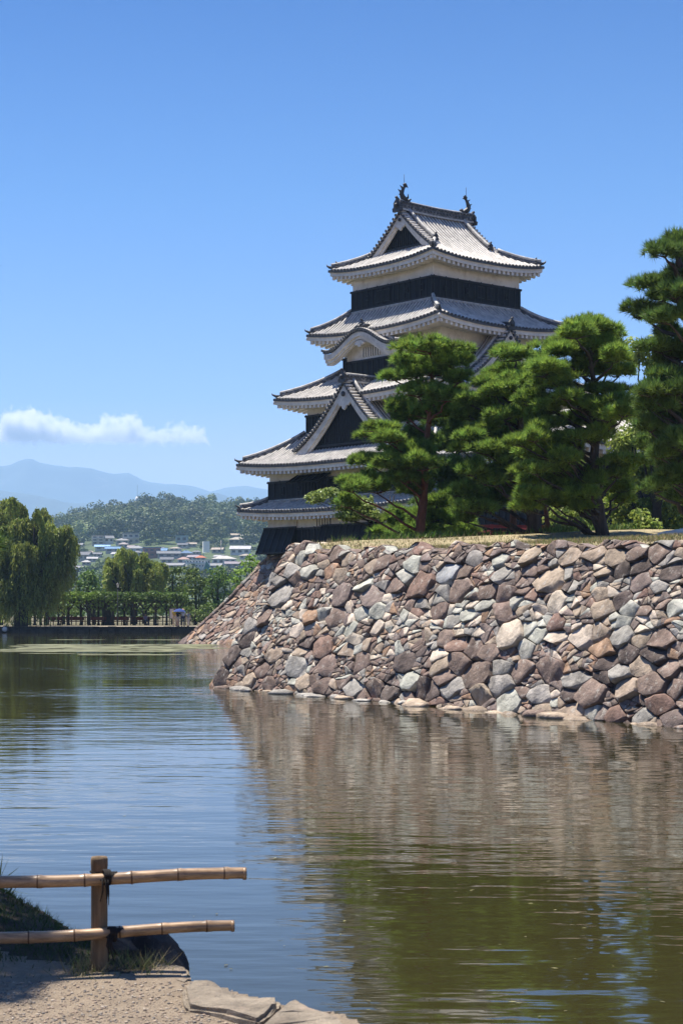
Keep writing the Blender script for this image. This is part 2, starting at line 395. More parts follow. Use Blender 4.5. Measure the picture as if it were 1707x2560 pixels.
# storeys, bottom to top: (b along face right, a along face left)
ishi_z, base_z = 6.0, 5.9
walls(KEEP, 15.4, 16.4, 5.9, 7.62, 8.9)
walls(KEEP, 15.2, 16.3, 9.45, 10.8, 12.0, sama=[(TL, 6.6, 10.15, 0.22, 0.45, 7.6), (TL, 4.9, 10.2, 0.22, 0.22, 7.6)])
walls(KEEP, 11.6, 12.7, 13.9, 15.24, 16.4, sama=[(TL, 4.4, 14.7, 0.22, 0.4, 5.8)])
walls(KEEP, 7.9, 9.4, 18.0, 19.05, 20.6, sama=[(TR, -1.2, 18.6, 0.25, 0.35, 4.7)])
walls(KEEP, 7.78, 7.8, 21.95, 23.42, 24.9, pitch=0.5, sama=[(TL, 0.35, 22.75, 0.62, 0.75, 3.89), (TL, 1.1, 22.75, 0.62, 0.75, 3.89), (TL, -1.6, 22.8, 0.2, 0.26, 3.89), (TL, 2.3, 22.8, 0.2, 0.26, 3.89), (TL, -3.0, 22.8, 0.22, 0.35, 3.89),
    (TR, -2.9, 22.7, 0.2, 0.26, 3.9), (TR, -1.0, 22.75, 0.2, 0.3, 3.9), (TR, 0.2, 22.8, 0.62, 0.75, 3.9), (TR, 1.1, 22.8, 0.62, 0.75, 3.9), (TR, 2.6, 22.75, 0.2, 0.3, 3.9)])
roof_tier(KEEP, 9.19, 9.69, 7.6, 8.15, 8.62, 9.5, 0.34, fas=0.24)
roof_tier(KEEP, 9.23, 9.73, 5.8, 6.35, 11.62, 13.97, 0.42)
roof_tier(KEEP, 7.45, 7.95, 3.95, 4.7, 15.98, 18.1, 0.42)
roof_tier(KEEP, 5.77, 6.52, 3.89, 3.9, 20.28, 21.98, 0.42)

def ridge_stack(parent, T, a, o0, o1, z, w_=0.34, h_=0.55, name='ridge', sag=0.0):
    mb = MB(); n = 14
    for lv, (ww, hh, mi) in enumerate(((w_*1.25, 0.12, 1), (w_, h_*0.62, 0), (w_*1.2, 0.10, 0))):
        z0 = z+(0, 0.12, 0.12+h_*0.62)[lv]
        for i in range(n):
            fa, fb = i/n, (i+1)/n
            za = z0+sag*(2*fa-1)**2; zb = z0+sag*(2*fb-1)**2
            oa, ob = o0+(o1-o0)*fa, o0+(o1-o0)*fb
            vs = [T(a+sx*ww/2, o_, zz+dz) for o_, zz in ((oa, za), (ob, zb)) for sx in (-1, 1) for dz in (0, hh)]
            mb.add(vs, [(0, 1, 3, 2), (4, 6, 7, 5), (0, 4, 5, 1), (2, 3, 7, 6), (1, 5, 7, 3)], mi)
    top = z+0.12+h_*0.62+0.12
    mb.tube([T(a, o0+(o1-o0)*i/n, top+sag*(2*i/n-1)**2) for i in range(n+1)], 0.11, 8, 1)
    m_ = int(abs(o1-o0)/0.28)
    for i in range(m_+1):
        f_ = i/max(1, m_); o_ = o0+(o1-o0)*f_
        for sx in (-1, 1):
            mb.tube([T(a, o_, top-0.06+sag*(2*f_-1)**2), T(a+sx*(w_*0.72), o_, top-0.10+sag*(2*f_-1)**2)], 0.065, 6, 2)
            mb.tube([T(a+sx*w_*0.4, o_+0.14, z+0.3+sag*(2*f_-1)**2), T(a+sx*w_*0.62, o_+0.14, z+0.3+sag*(2*f_-1)**2)], 0.06, 6, 2)
    return mb.build(name, [M_ridge, M_cap, M_edge], parent)

def gable(parent, T, ac, op, hw, zb, za, back, ov=0.5, slats=True, bw=0.55, name='gable', profile=None, foot=0.0, top_roof=False):
    """triangular gable with curved verges; returns its root part (the gable roof)"""
    g = profile or (lambda u: 0.60*u+0.40*u*u)
    def pr(u, sgn): return ac+sgn*hw*(1-u), zb+(za-zb)*g(u)
    rf = MB()
    u0 = -foot
    if not top_roof:
        for sgn in (-1, 1):
            def sf(i, j):
                u = u0+(1-u0)*j; a, z = pr(u, sgn); return T(a, op+ov+(back-op-ov)*i, z)
            rf.grid(sf, 4, 12, 0)
            n = int((op+ov-0.75-back)/0.30)
            for i in range(n+1):
                o_ = op+ov-0.75-0.30*i
                cover_row(rf, [Vector(T(*(lambda q: (q[0], o_, q[1]+0.03))(pr(u0+(1-u0)*j/9, sgn)))) for j in range(10)])
    for sgn in (-1, 1):
        # verge: short cross tiles stepping up the slope, dark edge under them
        L_ = math.hypot(hw, za-zb); n = int(L_/0.27)
        for i in range(n+1):
            u = u0+(0.985-u0)*i/n; a, z = pr(u, sgn)
            rf.tube([T(a, op+ov-0.55, z+0.07), T(a, op+ov+0.06, z+0.05)], 0.085, 7, 3, sm=True)
            rf.tube([T(a, op+ov+0.055, z+0.05), T(a, op+ov+0.09, z+0.05)], 0.095, 7, 2, sm=False)
        def ed(i, j):
            a, z = pr(u0+(1-u0)*i, sgn); return T(a, op+ov, z+0.06-0.20*j)
        rf.grid(ed, 14, 1, 2)
        def ed2(i, j):
            a, z = pr(u0+(1-u0)*i, sgn); return T(a, op+ov-0.6*j, z+0.02)
        rf.grid(ed2, 14, 1, 2)
    root = rf.build(name, [M_pan, M_cover, M_edge, M_cover], parent)
    for sgn in (-1, 1):
        kr = MB()                                  # descending ridge beside the verge
        pts = [Vector(T(*(lambda q: (q[0], op+ov-0.78, q[1]+0.14))(pr(0.06+0.93*j/10, sgn)))) for j in range(11)]
        kr.tube(pts, 0.15, 6, 0, sq=1.2); kr.tube([p+Vector((0, 0, 0.16)) for p in pts], 0.115, 7, 1)
        d0 = pts[0]-pts[1]; d0.z = 0
        oni(kr, pts[0]+Vector((0, 0, 0.05)), d0, 0.34, 2)
        kr.build('verge_ridge', [M_ridge, M_cap, M_bronze], root)
        bb = MB()                                  # bargeboard in two steps
        for (oo, d1, d2, th) in ((op+ov-0.10, 0.12, bw, 0.14), (op+ov-0.22, bw-0.02, bw+0.16, 0.10)):
            n = 14
            for i in range(n):
                vs = []
                for u in (u0*0.5+(1-u0*0.5)*i/n, u0*0.5+(1-u0*0.5)*(i+1)/n):
                    a, z = pr(u, sgn); wd = 1.0+0.35*(1-u)**2
                    for dd in (d1, d2*wd if d2 == bw else d1*wd+(d2-d1)):
                        dd2 = d1 if dd == d1 and d2 == bw else dd
                        zz = z-dd2*1.25 if u < 0.999 else z-dd2*1.55
                        for o_ in (oo, oo-th): vs.append(T(a, o_, zz))
                bb.add(vs, [(0, 2, 6, 4), (1, 5, 7, 3), (0, 4, 5, 1), (2, 3, 7, 6)], 0)
        bb.build('bargeboard', [M_barge], root)
    gw = MB(); n = 16
    top = [(ac-hw*(1-i/n), zb+(za-zb)*g(i/n)-0.25) for i in range(n+1)]+[(ac+hw*(1-i/n), zb+(za-zb)*g(i/n)-0.25) for i in range(n-1, -1, -1)]
    gw.prism(top+[(ac+hw*0.97, zb-0.6), (ac-hw*0.97, zb-0.6)], T, op, op-0.15, 0)
    if slats:
        m_ = int(2*hw*0.8/0.19)
        for i in range(m_+1):
            a = ac-hw*0.8+2*hw*0.8*i/m_; u = 1-abs(a-ac)/hw; zt_ = zb+(za-zb)*g(u)-bw*1.25-0.1; zl = zb+0.12
            if zt_-zl > 0.15: gw.box((a, op+0.03, (zt_+zl)/2), (0.075, 0.07, zt_-zl), 1, T)
        gw.box((ac, op+0.07, zb+0.10), (hw*1.5, 0.14, 0.14), 1, T)
    gw.build('gable_wall', [M_black, M_trim], root)
    gg = MB(); s = hw*0.105+0.14                     # pendant ornament under the apex
    zc = za-bw*1.45-0.35*s
    poly = [(0, -1.35), (0.28, -1.15), (0.36, -0.85), (0.62, -0.95), (0.98, -0.62), (1.15, -0.62), (0.85, -0.30), (0.6, -0.18), (0.5, 0.35), (0.3, 0.85), (-0.3, 0.85), (-0.5, 0.35), (-0.6, -0.18), (-0.85, -0.30), (-1.15, -0.62), (-0.98, -0.62), (-0.62, -0.95), (-0.36, -0.85), (-0.28, -1.15)]
    gg.prism([(ac+a*s, zc+z*s) for a, z in poly], T, op+ov-0.20, op+ov-0.08, 0)
    gg.tube([T(ac, op+ov-0.1, zc+0.25*s), T(ac, op+ov+0.02, zc+0.25*s)], 0.26*s, 8, 1)
    gg.build('pendant', [M_barge, M_bronze], root)
    return root

# left-face big gable, right-face gable
gb = gable(KEEP, TL, 0.0, 7.55, 4.75, 12.72, 16.75, 4.6, bw=0.5, foot=0.05)
ridge_stack(gb, TL, 0, 7.75, 4.6, 16.72, 0.30, 0.42)
m_ = MB(); oni(m_, Vector(TL(0, 8.05, 16.85)), (-1, 0, 0), 0.55); m_.build('ridge_end_tile', [M_bronze], gb)
gb = gable(KEEP, TR, 0.3, 6.2, 3.3, 17.05, 20.2, 3.2, bw=0.42, foot=0.05)
ridge_stack(gb, TR, 0.3, 6.4, 3.4, 20.15, 0.28, 0.36)
m_ = MB(); oni(m_, Vector(TR(0.3, 6.72, 20.2)), (0, -1, 0), 0.5); m_.build('ridge_end_tile', [M_bronze], gb)

# undulating gable over the bay on the left face
def karahafu():
    ac, hw, ze_, zp, of, ob = 0.75, 3.55, 19.18, 20.32, 6.15, 4.0
    def kz(u):  # u -1..1
        s = abs(u); c = 0.5*(1+math.cos(math.pi*min(1, s/0.86)))
        return ze_+(zp-ze_)*c**0.92+(0.10*((s-0.8)/0.2)**2 if s > 0.8 else 0)
    rf = MB()
    rf.grid(lambda i, j: TL(ac+hw*(2*i-1), of+(ob-of)*j, kz(2*i-1)), 40, 3, 0)
    n = 36
    for k in range(5):
        o_ = of-0.75-0.3*k
        for sgn in (-1, 1):
            cover_row(rf, [Vector(TL(ac+sgn*hw*(1-j/12*0.97), o_, kz(1-j/12*0.97)+0.03)) for j in range(13)])
    for i in range(n+1):
        u = -1+2*i/n
        rf.tube([TL(ac+hw*u, of-0.55, kz(u)+0.06), TL(ac+hw*u, of+0.06, kz(u)+0.05)], 0.08, 7, 1)
        rf.tube([TL(ac+hw*u, of+0.055, kz(u)+0.05), TL(ac+hw*u, of+0.09, kz(u)+0.05)], 0.09, 7, 2, sm=False)
    rf.grid(lambda i, j: TL(ac+hw*(2*i-1), of, kz(2*i-1)+0.06-0.2*j), 40, 1, 2)
    root = rf.build('curved_gable', [M_pan, M_cover, M_edge], KEEP)
    for sgn in (-1, 1):
        kr = MB(); pts = [Vector(TL(ac+sgn*hw*(0.95-0.9*j/12), of-0.72, kz(0.95-0.9*j/12)+0.13)) for j in range(13)]
        kr.tube(pts, 0.13, 6, 0); kr.tube([p+Vector((0, 0, 0.14)) for p in pts], 0.10, 7, 1)
        kr.build('verge_ridge', [M_ridge, M_cap], root)
    bb = MB()
    for (o_, d1, d2, th) in ((of-0.05, 0.12, 0.42, 0.14), (of-0.17, 0.40, 0.60, 0.14), (of-0.30, 0.58, 0.72, 0.14)):
        def bz(u, d): return kz(u)-d*(1+0.25*abs(u))
        n = 40
        for i in range(n):
            ua, ub = (-1+2*i/n)*0.985, (-1+2*(i+1)/n)*0.985
            vs = [TL(ac+hw*u, o2, bz(u, d)) for u in (ua, ub) for d in (d1, d2) for o2 in (o_, o_-th)]
            bb.add(vs, [(0, 2, 6, 4), (1, 5, 7, 3), (0, 4, 5, 1), (2, 3, 7, 6)]+([(0, 1, 3, 2)] if i == 0 else [])+([(4, 6, 7, 5)] if i == n-1 else []), 0)
    bb.build('bargeboard', [M_barge], root)
    sf_ = MB(); sf_.grid(lambda i, j: TL(ac+hw*0.97*(2*i-1), of-0.2-0.95*j, kz((2*i-1)*0.97)-0.3), 30, 1, 0); sf_.build('soffit', [M_eave], root)
    gg = MB(); s = 0.36; zc = kz(0)-0.80
    poly = [(0, -0.9), (0.35, -0.75), (0.5, -0.4), (0.95, -0.5), (1.3, -0.2), (1.0, 0.1), (0.5, 0.3), (-0.5, 0.3), (-1.0, 0.1), (-1.3, -0.2), (-0.95, -0.5), (-0.5, -0.4), (-0.35, -0.75)]
    gg.prism([(ac+a*s, zc+z*s) for a, z in poly], TL, of-0.25, of-0.1, 0); gg.build('pendant', [M_barge], root)
    ridge_stack(root, TL, ac, of-0.45, 4.6, zp+0.02, 0.26, 0.22)
    m_ = MB(); oni(m_, Vector(TL(ac, of-0.35, zp+0.18)), (-1, 0, 0), 0.42)
    for sgn in (-1, 1): m_.tube([TL(ac, of-0.35, zp+0.15), TL(ac+sgn*0.45, of-0.35, zp+0.30), TL(ac+sgn*0.75, of-0.35, zp+0.22)], [0.16, 0.13, 0.06], 7)
    m_.build('ridge_end_tile', [M_bronze], root)
    # the bay under it
    by = MB(); a0, a1 = -1.75, 3.05; q = 5.15
    by.box(((a0+a1)/2, q-0.6, 18.95), (a1-a0-0.12, 1.2, 1.5), 0, TL)
    by.box((ac, q-0.61, 19.55), (3.6, 1.19, 0.62), 0, TL)
    b = by.build('bay_wall', [M_white], KEEP)
    bd = MB(); bd.box(((a0+a1)/2, q-0.58, 17.75), (a1-a0, 1.24, 1.5), 0, TL)
    bd.box(((a0+a1)/2, q+0.06, 18.47), (a1-a0+0.1, 0.10, 0.10), 1, TL)
    for i in range(10): bd.box((a0+(a1-a0)*i/9, q+0.055, 17.75), (0.07, 0.05, 1.4), 1, TL)
    bd.build('board_cladding', [M_black, M_trim], KEEP)
    wn = MB(); wn.box((0.55, q+0.01, 18.98), (1.75, 0.03, 0.58), 0, TL)
    for i in range(8): wn.box((0.55-0.82+1.64*i/7, q+0.05, 18.98), (0.11, 0.08, 0.58), 1, TL)
    wn.build('lattice_window', [M_dark, M_white], KEEP)
karahafu()

# top roof: hip-and-gable
def top_roof():
    hx, hy, ze, zr, up = 5.03, 5.11, 24.55, 28.25, 0.36
    gx = 2.75                                    # gable plane
    rf = MB(); ev = MB()
    def prof(q): return 0.58*(q/hy)+0.42*(q/hy)**2
    def zq(sn, q): return ze+(zr-ze)*prof(q)+up*abs(sn)**2.6*max(0, 1-q/2.4)**1.5
    for k, T in enumerate((TL, TR, TB, TK)):
        hq, hs_ = (hx, hy) if k in (0, 2) else (hy, hx)
        end = k in (0, 2)
        qmax = (hx-gx) if end else hy
        def S(s, q): return T(s, hq-q, zq(s/max(0.3, hs_-min(q, hx-gx)), q))
        if end: rf.grid(lambda u, v: S((2*u-1)*(hs_-v*qmax), v*qmax), 28, 6, 0)
        else:
            def sm_(u, v):
                q = v*qmax; half = hs_-min(q, hx-gx) if q < hx-gx else gx+0.5
                return S((2*u-1)*min(half, max(gx+0.5, hs_-q)), q)
            rf.grid(sm_, 28, 14, 0)
        n = int(2*hs_/0.32)
        for i in range(n+1):
            s = -hs_+0.1+(2*hs_-0.2)*i/n
            lim = hs_-abs(s) if (end or abs(s) > gx) else hy
            if end: lim = min(lim, qmax)
            if lim < 0.15: continue
            m_ = max(2, int(lim/0.45))
            cover_row(rf, [Vector(S(s, lim*j/m_))+Vector((0, 0, 0.02+rnd.uniform(-.01, .01))) for j in range(m_+1)])
        rf.grid(lambda u, v: Vector(S((2*u-1)*hs_, 0))-Vector((0, 0, 0.15*v)), 30, 1, 2)
        fas = 0.26; ws = 3.9; wq = 3.89
        ev.grid(lambda u, v: T((2*u-1)*(hs_-0.10), hq-0.10, zq(2*u-1, 0)-0.14-fas*v), 30, 1)
        ev.grid(lambda u, v: T((2*u-1)*(hs_-0.02-0.08*v), hq-0.02-0.08*v, zq(2*u-1, 0)-0.145), 30, 1)
        ev.grid(lambda u, v: T((2*u-1)*(hs_-0.1-(hs_-ws+0.05)*v), hq-0.1-(hq-wq+0.05)*v, (zq(2*u-1, 0)-0.14-fas)*(1-v)+(ze+0.05-fas*0.6)*v), 30, 2)
        nr = int(2*hs_/0.43)
        for i in range(nr+1):
            s = -hs_+0.35+(2*hs_-0.7)*i/nr; z0 = zq(s/hs_, 0)-0.14-fas; L_ = min(0.95, max(0.3, (hs_-abs(s))*0.8))
            vs = [T(s+da, q, z0+dz+zz) for q, dz in ((hq-0.16, 0), (hq-0.16-L_, 0.1)) for da in (-0.10, 0.10) for zz in (0.02, -0.19)]
            ev.add(vs, [(0, 1, 3, 2), (4, 6, 7, 5), (0, 4, 5, 1), (2, 3, 7, 6), (1, 5, 7, 3)])
    rob = rf.build('roof', [M_pan, M_cover, M_edge], KEEP); ev.build('eave', [M_eave], rob)
    for sx, sy in ((-1, -1), (-1, 1), (1, -1), (1, 1)):
        hr = MB(); pts = [Vector((sx*(hx-q), sy*(hy-q), zq(1, q)+0.10)) for q in np.linspace(0.15, hx-gx-0.1, 9)]
        hr.tube(pts, 0.15, 6, 0, sq=1.2); hr.tube([p+Vector((0, 0, 0.2)) for p in pts], 0.11, 7, 1)
        e = Vector((sx*hx, sy*hy, zq(1, 0))); di = Vector((sx, sy, 0)).normalized()
        hr.tube([e-di*0.6+Vector((0, 0, 0.12)), e-di*0.1+Vector((0, 0, 0.18)), e+di*0.06+Vector((0, 0, 0.27)), e+di*0.09+Vector((0, 0, 0.38))], [0.13, 0.10, 0.05, 0.015], 7, 2)
        oni(hr, pts[1], di, 0.30, 2)
        hr.build('hip_ridge', [M_ridge, M_cap, M_bronze], rob)
    q0 = hx-gx
    zb = ze+(zr-ze)*prof(q0); hw = hy-q0
    def gp(u): q = q0+(hy-q0)*u; return (prof(q)-prof(q0))/(1-prof(q0))
    for T in (TL, TB):
        gable(rob, T, 0, gx, hw, zb, zr, 0, ov=0.5, bw=0.36, profile=gp, top_roof=True, foot=0.10)
    rs = ridge_stack(rob, TL, 0, 3.3, -3.3, zr-0.02, 0.38, 0.62, sag=0.10)
    for sx in (-1, 1):
        m_ = MB(); oni(m_, Vector((sx*3.38, 0, zr+0.12)), (sx, 0, 0), 0.62); m_.build('ridge_end_tile', [M_bronze], rob)
        fs = MB(); b = Vector((sx*2.85, 0, zr+0.68))
        path = [b+Vector((sx*dx, 0, dz)) for dx, dz in ((-0.42, -0.05), (-0.15, 0.12), (0.10, 0.28), (0.18, 0.52), (0.06, 0.78), (-0.08, 0.98), (-0.05, 1.22))]
        fs.tube(path, [0.10, 0.18, 0.18, 0.15, 0.11, 0.07, 0.025], 9, 0)
        for (i, dx, dz) in ((1, 0.30, 0.05), (2, 0.36, 0.15), (3, 0.36, 0.22), (4, 0.3, 0.25)):      # back fins
            p = path[i]; fs.add([p+Vector((0, 0.05, -0.1)), p+Vector((sx*dx, 0, dz)), p+Vector((0, -0.05, 0.14))], [(0, 1, 2)])
        tl = path[5]
        for dx, dz in ((-0.30, -0.02), (-0.24, 0.14), (-0.11, 0.26), (0.12, 0.16)):                       # tail fan
            fs.tube([tl, tl+Vector((sx*dx*0.6, 0, dz*0.6+0.06)), tl+Vector((sx*dx, 0, dz))], [0.09, 0.07, 0.015], 6)
        for sy in (-1, 1):
            p = path[1]; fs.tube([p, p+Vector((sx*0.02, sy*0.28, 0.12)), p+Vector((sx*0.1, sy*0.36, 0.3))], [0.1, 0.07, 0.02], 6)
            fs.tube([p+Vector((-sx*0.2, 0, -0.08)), p+Vector((-sx*0.42, sy*0.08, 0.1))], [0.12, 0.05], 6)
        fs.tube([path[6], path[6]+Vector((0, 0, 0.55))], 0.015, 5)
        fs.build('dolphin_ornament', [M_bronze], rob)
top_roof()

# lower details of the left face: flared stone-drop skirts, lattice, propped shutter
def skirt(T, a0, a1, q, z0, z1, fl):
    mb = MB()
    vs = [T(a, o_, z) for a in (a0, a1) for o_, z in ((q, z1), (q+0.12, z1), (q+fl, z0), (q, z0))]
    mb.add(vs, [(0, 1, 2, 3), (4, 7, 6, 5), (0, 4, 5, 1), (1, 5, 6, 2), (2, 6, 7, 3)], 0)
    n = max(2, int((a1-a0)/0.62))
    for i in range(n+1):
        a = a0+(a1-a0)*i/n; p0 = Vector(T(a, q+0.14, z1)); p1 = Vector(T(a, q+fl+0.02, z0)); mb.beam(p0, p1, 0.07, 0.05, 1)
    mb.beam(T(a0-0.03, q+0.14, z1+0.04), T(a1+0.03, q+0.14, z1+0.04), 0.1, 0.1, 1)
    mb.beam(T(a0-0.03, q+fl, z0+0.05), T(a1+0.03, q+fl, z0+0.05), 0.06, 0.1, 1)
    mb.build('stone_drop_skirt', [M_black, M_trim], KEEP)
skirt(TL, 5.0, 8.35, 7.75, 5.95, 7.64, 0.85)
skirt(TK, -7.8, -4.6, 8.25, 5.95, 7.64, 0.85)
skirt(TL, -3.6, 2.3, 7.75, 5.95, 7.64, 0.75)
wn = MB(); wn.box((2.35, 7.72, 8.1), (1.5, 0.04, 0.88), 0, TL)
for i in range(6): wn.box((2.35-0.66+1.32*i/5, 7.76, 8.1), (0.13, 0.10, 0.88), 1, TL)
wn.build('lattice_window', [M_dark, M_white], KEEP)
mb = MB(); mb.box((5.05, 7.74, 8.1), (0.08, 0.12, 0.95), 0, TL); mb.build('pilaster', [M_white], KEEP)
sh = MB()
vs = [TL(a, o_, z) for a in (1.6, 4.9) for o_, z in ((7.70, 11.0), (7.74, 11.08), (8.75, 10.52), (8.7, 10.44))]
sh.add(vs, [(0, 1, 2, 3), (4, 7, 6, 5), (0, 4, 5, 1), (1, 5, 6, 2), (2, 6, 7, 3), (3, 7, 4, 0)], 0)
for i in range(7): sh.beam(TL(1.6+3.3*i/6, 7.78, 11.08), TL(1.6+3.3*i/6, 8.76, 10.54), 0.06, 0.05, 1)
sh.build('propped_shutter', [M_black, M_trim], KEEP)
wn = MB(); wn.box((3.2, 7.70, 10.2), (2.9, 0.03, 0.8), 0, TL)
for i in range(9): wn.box((3.2-1.3+2.6*i/8, 7.74, 10.2), (0.09, 0.08, 0.8), 1, TL)
wn.build('window', [M_dark, M_trim], KEEP)

# ---------------------------------------------------------------- stone walls
M_stone = mat('wall_stone', (1.0, 1.0, 1.0), 0.92, 0.30, 2.6, 1.0, 7.0, attr=True, spec=0.15, spots=(6.0, 0.56, 0.66, (0.46, 0.43, 0.38), 0.55))
M_core = mat('wall_core', (0.10, 0.082, 0.066), 0.95, 0.4, 6, 1.0, 9)
SC_ = {'dark': (0.120, 0.096, 0.086), 'brown': (0.225, 0.168, 0.140), 'red': (0.235, 0.155, 0.125), 'tan': (0.37, 0.295, 0.225), 'orange': (0.33, 0.215, 0.145),
       'pale': (0.60, 0.51, 0.41), 'green': (0.45, 0.445, 0.385), 'grey': (0.33, 0.31, 0.28), 'blue': (0.31, 0.315, 0.325), 'purple': (0.215, 0.170, 0.152)}
def clip_poly(poly, nx, ny, c):
    out = []; n = len(poly)
    for i in range(n):
        a, b = poly[i], poly[(i+1) % n]
        da = a[0]*nx+a[1]*ny-c; db = b[0]*nx+b[1]*ny-c
        if da <= 0: out.append(a)
        if (da < 0 < db) or (db < 0 < da):
            t = da/(da-db); out.append((a[0]+(b[0]-a[0])*t, a[1]+(b[1]-a[1])*t))
    return out
def split_poly(poly, target, rr, sx):
    ar = abs(sum(poly[k][0]*poly[(k+1) % len(poly)][1]-poly[(k+1) % len(poly)][0]*poly[k][1] for k in range(len(poly))))/2
    if ar < target or len(poly) < 3: return [poly]
    cu = sum(p[0] for p in poly)/len(poly); cv = sum(p[1] for p in poly)/len(poly)
    # cut roughly across the longer direction
    ev = max(((p[0]-cu)/sx, p[1]-cv) for p in poly); far = max(poly, key=lambda p: ((p[0]-cu)/sx)**2+(p[1]-cv)**2)
    an = math.atan2(far[1]-cv, (far[0]-cu)/sx)+rr.gauss(0, 0.55)
    nx, ny = math.cos(an)/sx, math.sin(an); k = math.sqrt(ar)*0.16
    c = nx*(cu+rr.uniform(-k, k)*sx)+ny*(cv+rr.uniform(-k, k))
    out = []
    for q in (clip_poly(poly, nx, ny, c), clip_poly(poly, -nx, -ny, -c)):
        if len(q) > 2: out += split_poly(q, target*rr.uniform(0.6, 1.5), rr, sx)
    return out
def stone_field(sites, clips, mapf, name, parent, seed, depth=1.0, sx=1.0, target=None, pickf=None):
    """sites: (u, v, r, colour); power-diagram cells, each grown into an angular rock on the wall surface mapf(u, v, w)"""
    rr = random.Random(seed)
    A = np.array([(s[0]/sx, s[1], s[2]) for s in sites])
    Vs, Fs, Cs = [], [], []; base = 0; todo = []
    for i, s in enumerate(sites):
        u, v, r = A[i]
        d2 = (A[:, 0]-u)**2+(A[:, 1]-v)**2
        near = np.argsort(d2)[1:26]
        poly = [(u-2*r-.3, v-2*r-.3), (u+2*r+.3, v-2*r-.3), (u+2*r+.3, v+2*r+.3), (u-2*r-.3, v+2*r+.3)]
        for j in near:
            du, dv = A[j, 0]-u, A[j, 1]-v; D2 = du*du+dv*dv
            if D2 < 1e-6: continue
            c = (A[j, 0]**2+A[j, 1]**2-A[j, 2]**2-(u*u+v*v-r*r))/2
            poly = clip_poly(poly, du, dv, c)
            if len(poly) < 3: break
        if len(poly) < 3: continue
        poly = [(p[0]*sx, p[1]) for p in poly]
        ar0 = abs(sum(poly[k][0]*poly[(k+1) % len(poly)][1]-poly[(k+1) % len(poly)][0]*poly[k][1] for k in range(len(poly))))/2
        while len(poly) > 4:                                 # few straight edges: broken, angular outlines
            n_ = len(poly)
            tr = [abs((poly[k][0]-poly[k-1][0])*(poly[(k+1) % n_][1]-poly[k-1][1])-(poly[(k+1) % n_][0]-poly[k-1][0])*(poly[k][1]-poly[k-1][1]))/2 for k in range(n_)]
            k = tr.index(min(tr))
            if tr[k] > ar0*0.025: break
            poly.pop(k)
        for cl in clips:
            poly = clip_poly(poly, *cl)
            if len(poly) < 3: break
        if len(poly) < 3: continue
        todo.append((poly, s[3] if len(s) > 4 or not target else None, i))
    cells = []
    for poly, c, i in todo:
        if c is not None: cells.append((poly, c, i)); continue
        for q in split_poly(poly, rr.choice(target), rr, sx): cells.append((q, pickf(sum(p[1] for p in q)/len(q), 0.2), i+len(cells)*13))
    for poly, col_, i in cells:
        s = (0, 0, 0, col_)
        cu = sum(p[0] for p in poly)/len(poly); cv = sum(p[1] for p in poly)/len(poly)
        ar = abs(sum(poly[k][0]*poly[(k+1) % len(poly)][1]-poly[(k+1) % len(poly)][0]*poly[k][1] for k in range(len(poly))))/2
        if ar < 0.006: continue
        size = math.sqrt(ar)
        g = 1-min(0.04, 0.007/size)-rr.uniform(0, 0.018)
        tu, tv = rr.gauss(0, 0.15), rr.gauss(0.08, 0.19)           # tilt of the front facet
        out = rr.uniform(0.0, 0.085)*min(size, 0.8)*depth
        bm = bmesh.new()
        fr = []; bk = []
        for p in poly:
            a, b = cu+(p[0]-cu)*g, cv+(p[1]-cv)*g
            bk.append(bm.verts.new((a, b, -0.32*depth)))
            fr.append(bm.verts.new((cu+(a-cu)*0.975, cv+(b-cv)*0.975, out-tu*(a-cu)/sx-tv*(b-cv)+rr.uniform(-.02, .02)*size)))
        n_ = len(poly)
        for k in range(n_): bm.faces.new((bk[k], bk[(k+1) % n_], fr[(k+1) % n_], fr[k]))
        bm.faces.new(fr); bm.faces.new(bk[::-1])
        for k in range(rr.randint(1, 4)):                            # split faces: random planes shear off the corners
            an = rr.random()*6.283; nrm = Vector((math.cos(an)/sx, math.sin(an), rr.uniform(0.45, 1.6))).normalized()
            sup = max(nrm.dot(v.co) for v in bm.verts); ctr = nrm.dot(Vector((cu, cv, out)))
            off = sup-(sup-ctr)*rr.uniform(0.06, 0.34)
            r_ = bmesh.ops.bisect_plane(bm, geom=bm.verts[:]+bm.edges[:]+bm.faces[:], plane_co=nrm*off, plane_no=nrm, clear_outer=True)
            eg = [e for e in r_['geom_cut'] if isinstance(e, bmesh.types.BMEdge)]
            if len(eg) > 2: bmesh.ops.contextual_create(bm, geom=eg)
        bmesh.ops.recalc_face_normals(bm, faces=bm.faces)
        try: bmesh.ops.bevel(bm, geom=[e for e in bm.edges if max(v.co.z for v in e.verts) > -0.2], offset=0.005+0.014*size*rr.random(), segments=1, affect='EDGES', clamp_overlap=True)
        except Exception: pass
        bmesh.ops.triangulate(bm, faces=bm.faces)
        bmesh.ops.subdivide_edges(bm, edges=[e for e in bm.edges if e.calc_length() > 0.16], cuts=2)
        bmesh.ops.triangulate(bm, faces=bm.faces)
        bm.verts.index_update()
        vv = []
        for q in bm.verts:
            x, y, z = q.co
            nn = noise.noise(Vector((x*3.5+i*3.7, y*4.5, z*4.5)))*0.06*min(1, size*1.6)
            vv.append(mapf(x+nn*0.4, y+nn*0.3, z+nn))
        ff = [tuple(l.index for l in f.verts) for f in bm.faces]
        bm.free()
        Vs += vv; Fs += [tuple(a+base for a in f) for f in ff]; base += len(vv)
        c = s[3]; k = rr.uniform(0.84, 1.16); c = (c[0]*0.96+0.010, c[1]*0.96+0.007, c[2]*0.96+0.005)
        Cs += [(c[0]*k, c[1]*k*rr.uniform(.985, 1.015), c[2]*k)]*len(vv)
    return mesh_np(name, Vs, Fs, M_stone, parent, col=np.array(Cs))

